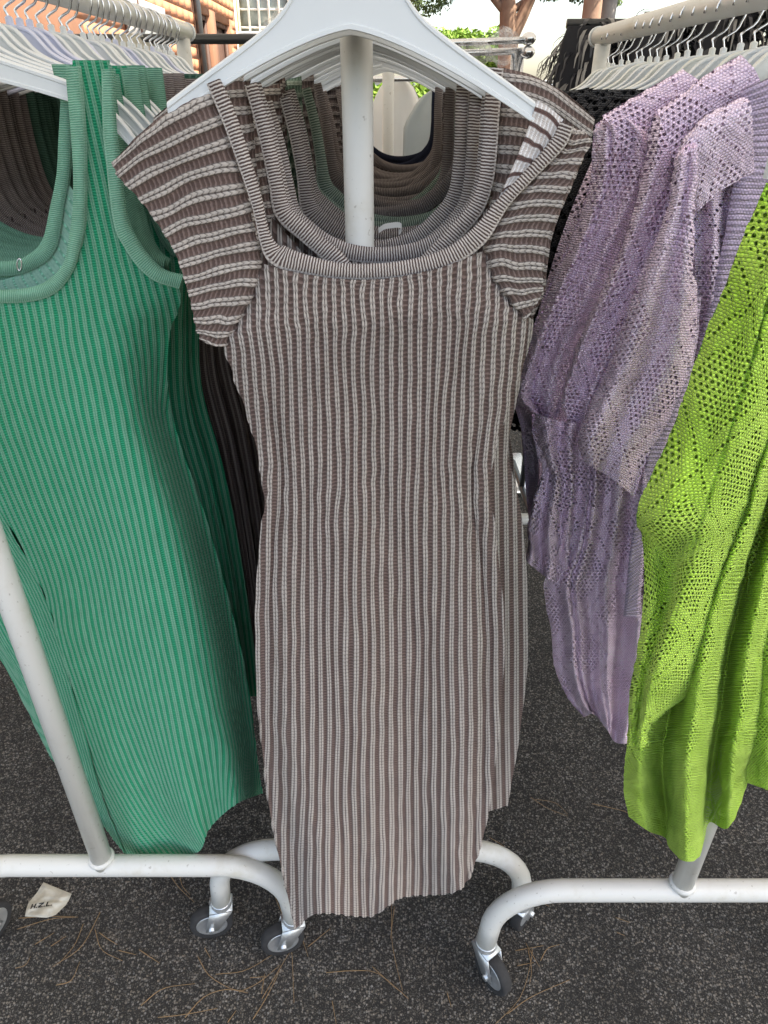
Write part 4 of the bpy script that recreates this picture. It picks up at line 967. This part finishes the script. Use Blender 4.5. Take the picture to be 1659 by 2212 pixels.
drape('garment', 'pale grey garment seen through the neck openings of the dresses', 'garment', .26, 3.4, 1.62, .5, .34, 'sign_grey', seed=4)
drape('garment', 'white wrapped garment seen through the neck openings of the dresses', 'garment', .06, 3.8, 1.66, .5, .26, 'tag_white', seed=5)
simple_rack('plain steel rack holding the pale garments seen through the dresses', -.15, .6, 3.6, 1.66, 'chrome', .011)
# black fringed garments on a rack behind the right rack
simple_rack('dark rack behind the right rack carrying the black fringed garments', .60, 2.0, 2.78, 1.80, 'black_steel', .014)
for k in range(6):
    x = .70 + k * .22; zt = 1.79 + .03 * k
    t = drape('fringed_garment', f'black fringed garment, {ORD[k]} from the left on the rack behind the right rack', 'garment', x, 2.78, zt, .7, .30, 'black_plain', rot=.5 + .2 * (k % 2), seed=30 + k, group='black fringed garments', pinch=.8)
    rq = np.random.default_rng(40 + k)
    for nm, cnt, mt in (('fringe', 300, 'black_sequin'), ('fringe_strands', 110, 'grey_sequin')):
        V, Q = [], []
        for j in range(cnt):
            a = rq.uniform(0, 2 * PI); f = rq.uniform(0, .75); z0 = zt + .02 - f * .5; ex = .085 + .07 * min(1, f * 5); L = rq.uniform(.05, .10)
            p0 = np.array([x + math.cos(a) * ex * .6, 2.78 + math.sin(a) * .05, z0]); out_ = np.array([math.cos(a), math.sin(a) * .7, 0])
            side = np.array([-math.sin(a), math.cos(a), 0]) * rq.uniform(.006, .014); b0 = len(V)
            for q in range(5):
                g_ = q / 4; p = p0 + out_ * ex * (.62 * math.sin(g_ * 1.6)) + np.array([0, 0, .03 * g_ - L * g_ * g_ * 1.3])
                V += [p - side * (1.15 - g_), p + side * (1.15 - g_)]
            Q += [(b0 + 2 * q, b0 + 2 * q + 1, b0 + 2 * q + 3, b0 + 2 * q + 2) for q in range(4)]
        mk(nm, V, Q, M[mt], t)
# ------------------------------------------------------------------ litter on the asphalt
def GP(px, py, h=0.):
    yd = (py - CY) / F; up = -SP - yd * CP; return U(px, py, (h - H) / up * (CP - yd * SP))
pp = thing('paper_scrap', 'crumpled dirty white paper label printed H.Z.L. on the asphalt under the left rack', 'paper', tuple(GP(100, 1950)))
poly = [(93.6, 1905.7), (154.8, 1930.6), (150, 1942), (142, 1955.5), (120, 1976.6), (101, 1982.7), (53.6, 1979.7), (57, 1963), (61.9, 1949.5), (78.5, 1929.8)]
ctr = (100, 1948); rings = 7; V = [GP(*ctr, .010)]; Q = []; T = []; Np = len(poly) * 3
pl = np.array(poly); pl = np.concatenate([pl[i] + (pl[(i + 1) % len(pl)] - pl[i]) * f for i in range(len(pl)) for f in (0, 1 / 3, 2 / 3)]).reshape(-1, 2)
rq = np.random.default_rng(3)
def crease(x, y): return .007 + .004 * math.sin(x * .16 + y * .21) + .0025 * abs(math.sin(x * .11 - y * .13)) + .002 * math.sin(y * .5)
V = [GP(ctr[0], ctr[1], crease(*ctr))]
for r_ in range(1, rings + 1):
    for p in pl:
        q = np.array(ctr) + (p - ctr) * r_ / rings; V.append(GP(q[0], q[1], crease(*q) * (1 if r_ < rings else .7)))
for j in range(Np): T.append((0, 1 + j, 1 + (j + 1) % Np))
for r_ in range(rings - 1):
    for j in range(Np): a = 1 + r_ * Np; Q.append((a + j, a + Np + j, a + Np + (j + 1) % Np, a + (j + 1) % Np))
mk('sheet', np.array(V), Q, M['paper'], pp, T=T, smooth=False)
def tx(u, v):       # text frame on the paper, u and v in letter heights
    x = 65 + u * 11.6 + v * 4.0; y = 1963.5 - u * 1.75 - v * 10.4; return GP(x, y, crease(x, y) + .0022)
def stroke(pts):
    V = [tx(*p) for p in pts]; return np.array(V)
LET = {'H': [[(0, 0), (.26, 0), (.26, 1), (0, 1)], [(.62, 0), (.88, 0), (.88, 1), (.62, 1)], [(.26, .40), (.62, .40), (.62, .60), (.26, .60)]],
       'Z': [[(1.4, 0), (2.3, 0), (2.3, .2), (1.4, .2)], [(1.4, .8), (2.3, .8), (2.3, 1), (1.4, 1)], [(1.4, .2), (1.72, .2), (2.3, .8), (1.98, .8)]],
       'L': [[(2.85, 0), (3.1, 0), (3.1, 1), (2.85, 1)], [(3.1, 0), (3.6, 0), (3.6, .2), (3.1, .2)]],
       'dots': [[(1.0, 0), (1.24, 0), (1.24, .26), (1.0, .26)], [(2.45, 0), (2.69, 0), (2.69, .26), (2.45, .26)], [(3.75, 0), (3.99, 0), (3.99, .26), (3.75, .26)]]}
for nm, st_ in LET.items():
    V = np.concatenate([stroke(s_) for s_ in st_]); mk('lettering', V, np.arange(len(V)).reshape(-1, 4), M['ink'], pp, smooth=False)
A3 = [[(100, 800), (300, 740), (460, 728)], [(590, 700), (480, 900), (310, 1020)], [(490, 770), (440, 890), (350, 1000)], [(560, 800), (600, 920), (720, 985)], [(700, 925), (800, 950)], [(820, 920), (940, 1000)], [(205, 890), (320, 820)], [(300, 900), (390, 840)], [(90, 1030), (150, 1010), (180, 960)],
      [(330, 1130), (420, 1100), (470, 990)], [(830, 1250), (960, 1150), (1150, 1120)], [(930, 1320), (1100, 1300), (1280, 1265)], [(1090, 1320), (1200, 1200), (1330, 1155), (1460, 1175)], [(1165, 960), (1230, 1070), (1350, 1145), (1440, 1165)], [(1270, 1065), (1450, 1040), (1650, 920)],
      [(1410, 1170), (1530, 1110), (1650, 1010)], [(1540, 1180), (1560, 1060)], [(1490, 1330), (1570, 1200), (1650, 1040)], [(1340, 1350), (1390, 1280)], [(1000, 480), (1060, 560), (1145, 640)], [(1205, 910), (1240, 970)], [(110, 735), (280, 724), (440, 726)], [(1060, 485), (1075, 545), (1120, 600)], [(585, 820), (640, 860), (690, 890)]]
B3 = [[(605, 640), (680, 850), (700, 1170)], [(770, 890), (880, 800)], [(735, 830), (770, 940)], [(860, 1020), (1000, 1010), (1120, 1025), (1270, 1150)], [(1185, 680), (1190, 880), (1240, 1110)], [(1200, 690), (1180, 850)], [(1090, 990), (1200, 1090), (1240, 1120)], [(890, 1160), (910, 1276)], [(630, 860), (680, 865)], [(480, 1045), (560, 1040)], [(540, 1150), (640, 980), (710, 870)]]
C3 = [[(475, 145), (560, 200), (660, 240)], [(500, 155), (600, 175), (660, 230)], [(780, 178), (880, 200), (980, 235), (1130, 375)], [(270, 345), (340, 390), (440, 480)], [(900, 745), (970, 770)], [(905, 820), (945, 835)], [(450, 870), (490, 940), (520, 990)], [(400, 910), (540, 885)], [(410, 985), (490, 970)], [(525, 960), (560, 900), (620, 880)], [(485, 900), (470, 1000), (420, 1150), (300, 1276)],
      [(360, 1225), (480, 1140), (670, 1055)], [(530, 668), (568, 690)], [(60, 1120), (80, 1190)], [(460, 890), (480, 1000), (470, 1080)]]
NL = [[(.3667 * x, 1714 + .3667 * y) for x, y in c] for c in A3] + [[(331.8 + .4335 * x, 1659 + .4335 * y) for x, y in c] for c in B3] + [[(940 + .4335 * x, 1659 + .4335 * y) for x, y in c] for c in C3]
for j, c in enumerate(NL):
    P_ = [GP(x, y, .0015 + (.004 * rr.random() if 0 < i_ < len(c) - 1 else 0)) for i_, (x, y) in enumerate(c)]
    o = mkp('pine_needle', tube(P_, np.linspace(rr.uniform(.0008, .0012), .0005, 10), 5, samples=10), M['needle'])
    k_ = 0 if j < len(A3) else 1 if j < len(A3) + len(B3) else 2
    tag(o, 'dry brown pine needle on the asphalt ' + ('before the left rack', 'below the hem of the front brown dress', 'around the base of the right rack')[k_], 'pine needle', 'dry pine needles ' + ('by the left rack', 'below the brown dress', 'by the right rack')[k_])
